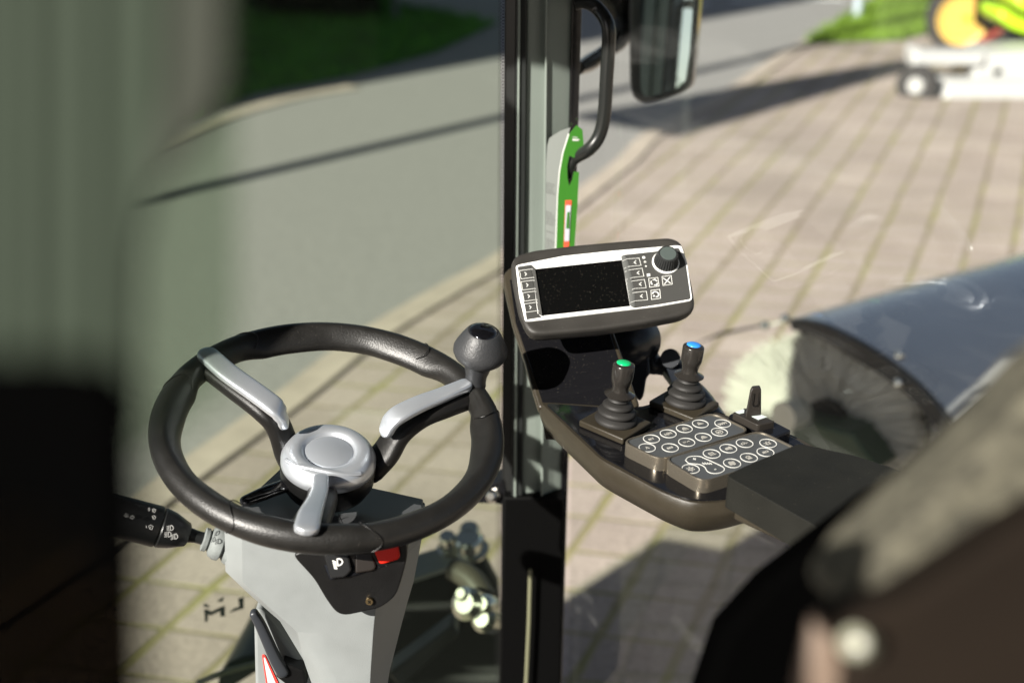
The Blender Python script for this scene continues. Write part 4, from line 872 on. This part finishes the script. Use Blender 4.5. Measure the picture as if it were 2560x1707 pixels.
# dark hedge at the very top left
def bush(name,label,cat,c,rx,ry,rz,N,mat,leaf=.06):
    t=thing(name,Vec((c[0],c[1],0)),label,cat); V=[];F=[]
    for k in range(N):
        d=Vec((random.gauss(0,1),random.gauss(0,1),random.gauss(0,1))).normalized()*(random.uniform(.3,1)**.4)
        p=Vec((c[0]+d.x*rx*(1+.2*math.sin(5*d.y+3*d.z)),c[1]+d.y*ry,c[2]+d.z*rz*(1+.15*math.sin(6*d.x))))
        u=Vec((random.gauss(0,1),random.gauss(0,1),random.gauss(0,1))).normalized(); v=perp(u)[0]; s=leaf*random.uniform(.6,1.3)
        i=len(V); V+=[p-u*s,p+v*s*.5,p+u*s,p-v*s*.5]; F.append((i,i+1,i+2,i+3))
    build('foliage',(V,F),mat,t,smooth=False)
    build('stem',tube([Vec((c[0],c[1],0)),Vec((c[0],c[1],c[2]))],[.06,.03],8),M('bark',(.06,.045,.03),.9),t)
    return t
LFm=M('hedge_leaf',(.012,.025,.008),.6,var=.3,vscale=3)
hb_=GND.hit('s',790,62)
bush('hedge','dark rounded hedge on the grass at the top left',  'hedge',(hb_.x,hb_.y+.6,.8),1.0,.6,.95,9000,LFm,.07)
# ================================================================== things outside the frame that throw the shadows of the photo
def back(p,d): return Vec((p.x-SUND.x*d,p.y-SUND.y*d,0))
# hall wall on the left: its corner throws the edge of the big shade
e0=GND.hit('s',850,222)
cr=back(e0,9.6)
hall=thing('unseen_metal_hall',cr,'unseen grey green sheet metal hall throwing shade, left of the forecourt','building')
hv=[];hf=[]
wd_=Vec((-.90,.44,0)).normalized()
for i in range(90):
    p=cr+wd_*(i*.14)+Vec((.44,.9,0))*(.03*(i%2)); hv+=[p,p+Vec((0,0,13))]
for i in range(89): hf.append((2*i,2*i+2,2*i+3,2*i+1))
build('cladding',(hv,hf),M('hall_green',(.16,.19,.14),.5),hall,smooth=False)
build('hall_roof',prism([cr+Vec((0,0,13)),cr+wd_*12.5+Vec((0,0,13)),cr+wd_*12.5-SUND*3+Vec((0,0,13)),cr-SUND*3+Vec((0,0,13))],Vec((0,0,.2))),M('hall_roof',(.1,.1,.1),.6),hall)
# added pole with made-up banner: thin strip of shade widening beyond the pillar
s0=GND.hit('s',700,424)
fb=back(s0,5.5)
fp_=thing('shade_pole',fb,'unseen white pole, added to throw a strip of shade, with made-up banner left of the forecourt','shadow caster')
build('added_pole',tube([fb,fb+Vec((0,0,9))],[.085,.07],12),M('added_pole_white',(.7,.7,.7),.3),fp_)
d0=(GND.hit('s',1400,290)-fb).length*math.tan(EL); 
pd_=Vec((SUND.y,-SUND.x,0))
build('blocker',prism([fb+pd_*.32+Vec((0,0,d0)),fb+pd_*1.3+Vec((0,0,d0)),fb+pd_*1.3+Vec((0,0,d0+2.3)),fb+pd_*1.05+Vec((0,0,d0+2.3))],Vec((SUND.x,SUND.y,0))*.01),M('blocker',(.6,.6,.6),.7),fp_)
build('blocker_arm',tube([fb+Vec((0,0,d0+2.29)),fb+pd_*1.3+Vec((0,0,d0+2.29))],.02,8),M('added_pole_white',(.7,.7,.7),.3),fp_)
# ================================================================== NEAR, OUT OF FOCUS
# seat at lower right
ST=M('seat_fabric',(.072,.067,.048),.9,bump=1,bscale=130,bkind='weave',var=.75,vscale=120)
SBk=M('seat_black',(.0008,.0008,.0008),1,spec=0)
SBr=M('seat_brown',(.011,.0075,.005),.9,spec=.1,var=.2,vscale=10)
seat=thing('driver_seat',P(2200,1900,.62),'blurred olive fabric seat back with black sides in the near right corner','seat')
def npoly(name,pts,z,th,mat,par,bev=.01,c='o'):
    if isinstance(z,(int,float)): z=[z]*len(pts)
    b=(Vec((0,CP,-SP)))*th
    return build(name,prism([QP(c,x,y,zz_) for (x,y),zz_ in zip(pts,z)],b),mat,par,bevel=bev,seg=3)
npoly('seat_side',[(2010,1150),(2110,1090),(2230,980),(2700,560),(2900,1000),(2500,2200),(1540,2200),(1610,1600),(1660,1450),(1760,1340),(1890,1240)],.80,.05,SBk,seat)
npoly('seat_cushion',[(1935,1370),(2000,1270),(2150,1130),(2280,1010),(2450,820),(2850,560),(2900,1050),(2300,1290),(2050,1400),(1960,1430)],[.47]*10,.06,ST,seat,.02)
npoly('seat_back_shell',[(1930,1430),(2080,1380),(2330,1220),(2800,950),(2900,2200),(1900,2200),(1935,1620),(1960,1480)],.44,.04,SBr,seat,.02)
npoly('trim_strip',[(1800,2000),(1835,1560),(1870,1400),(1930,1430),(1965,1640),(1985,2000)],.45,.008,M('seat_tan',(.16,.115,.085),.6),seat,.008)
build('specular_spot',lathe([(.001,.003),(.0046,.002),(.0055,-.003),(.0055,-.01)],QP('o',1965,1475,.43),Vec((-.5,-.6,.5)),24),M('spot_pale',(.24,.24,.18),.25),seat)  # pale disc painted as a bright specular spot on the seat
# opaque panel painted as a facade reflection, border strip and pad at left
cu_=thing('reflection_panel',P(100,900,.33),'blurred grey green panel painted as a facade reflection filling the upper left edge','facade_reflection')
def xr(y):
    T_=[(-200,452),(160,452),(300,425),(420,385),(520,360),(640,338),(960,328),(1200,328)]
    for (a0,b0),(a1,b1) in zip(T_,T_[1:]):
        if a0<=y<=a1: return b0+(b1-b0)*(y-a0)/(a1-a0)
    return 312
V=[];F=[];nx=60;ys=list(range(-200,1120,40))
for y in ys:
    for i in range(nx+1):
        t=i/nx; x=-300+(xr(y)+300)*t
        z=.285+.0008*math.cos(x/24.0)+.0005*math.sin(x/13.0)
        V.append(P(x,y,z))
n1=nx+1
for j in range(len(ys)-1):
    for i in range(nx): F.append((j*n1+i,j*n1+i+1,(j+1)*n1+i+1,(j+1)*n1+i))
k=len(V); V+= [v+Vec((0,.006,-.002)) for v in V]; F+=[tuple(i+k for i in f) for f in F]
build('reflection_ribs',(V,F),M('reflection_green',(.023,.032,.021),.8,var=.1,vscale=8,spec=.2),cu_)
npoly('reflection_border',[(400,-200),(528,-200),(525,170),(500,260),(440,330),(380,420),(340,430),(385,200)],.275,.004,M('reflection_olive',(.022,.025,.017),.8),cu_,.002)
bp_=npoly('door_pad',[(-300,815),(120,810),(255,830),(305,900),(325,1400),(240,1340),(150,1250),(60,1190),(-300,1150)],.21,.010,M('pad_black',(.001,.001,.001),.9,spec=0),None,.006)
props(bp_,'black rounded pad blurred at the left edge below the reflection panel','pad')
TG=glassmat('tinted_glass',(.10,.085,.075),.001,(.3,.3,.3),.001)
tp=npoly('tinted_pane',[(-300,1040),(325,1040),(352,2000),(-300,2000)],.225,.002,TG,None,0)
props(tp,'very dark tinted glass pane in the lower left corner with paving behind','glass pane')
HZ=glassmat('door_glass',(.80,.85,.79),.085,(.44,.52,.42),.004)  # green diffuse haze painted in for the facade reflection on this pane
hp=npoly('door_glass',[(-300,-300),(528,-300),(540,700),(520,900),(300,1050),(-300,1050)],.31,.003,HZ,None,0)
props(hp,'door glass edge with a painted greenish reflection crossing the left side of the steering wheel','glass pane')
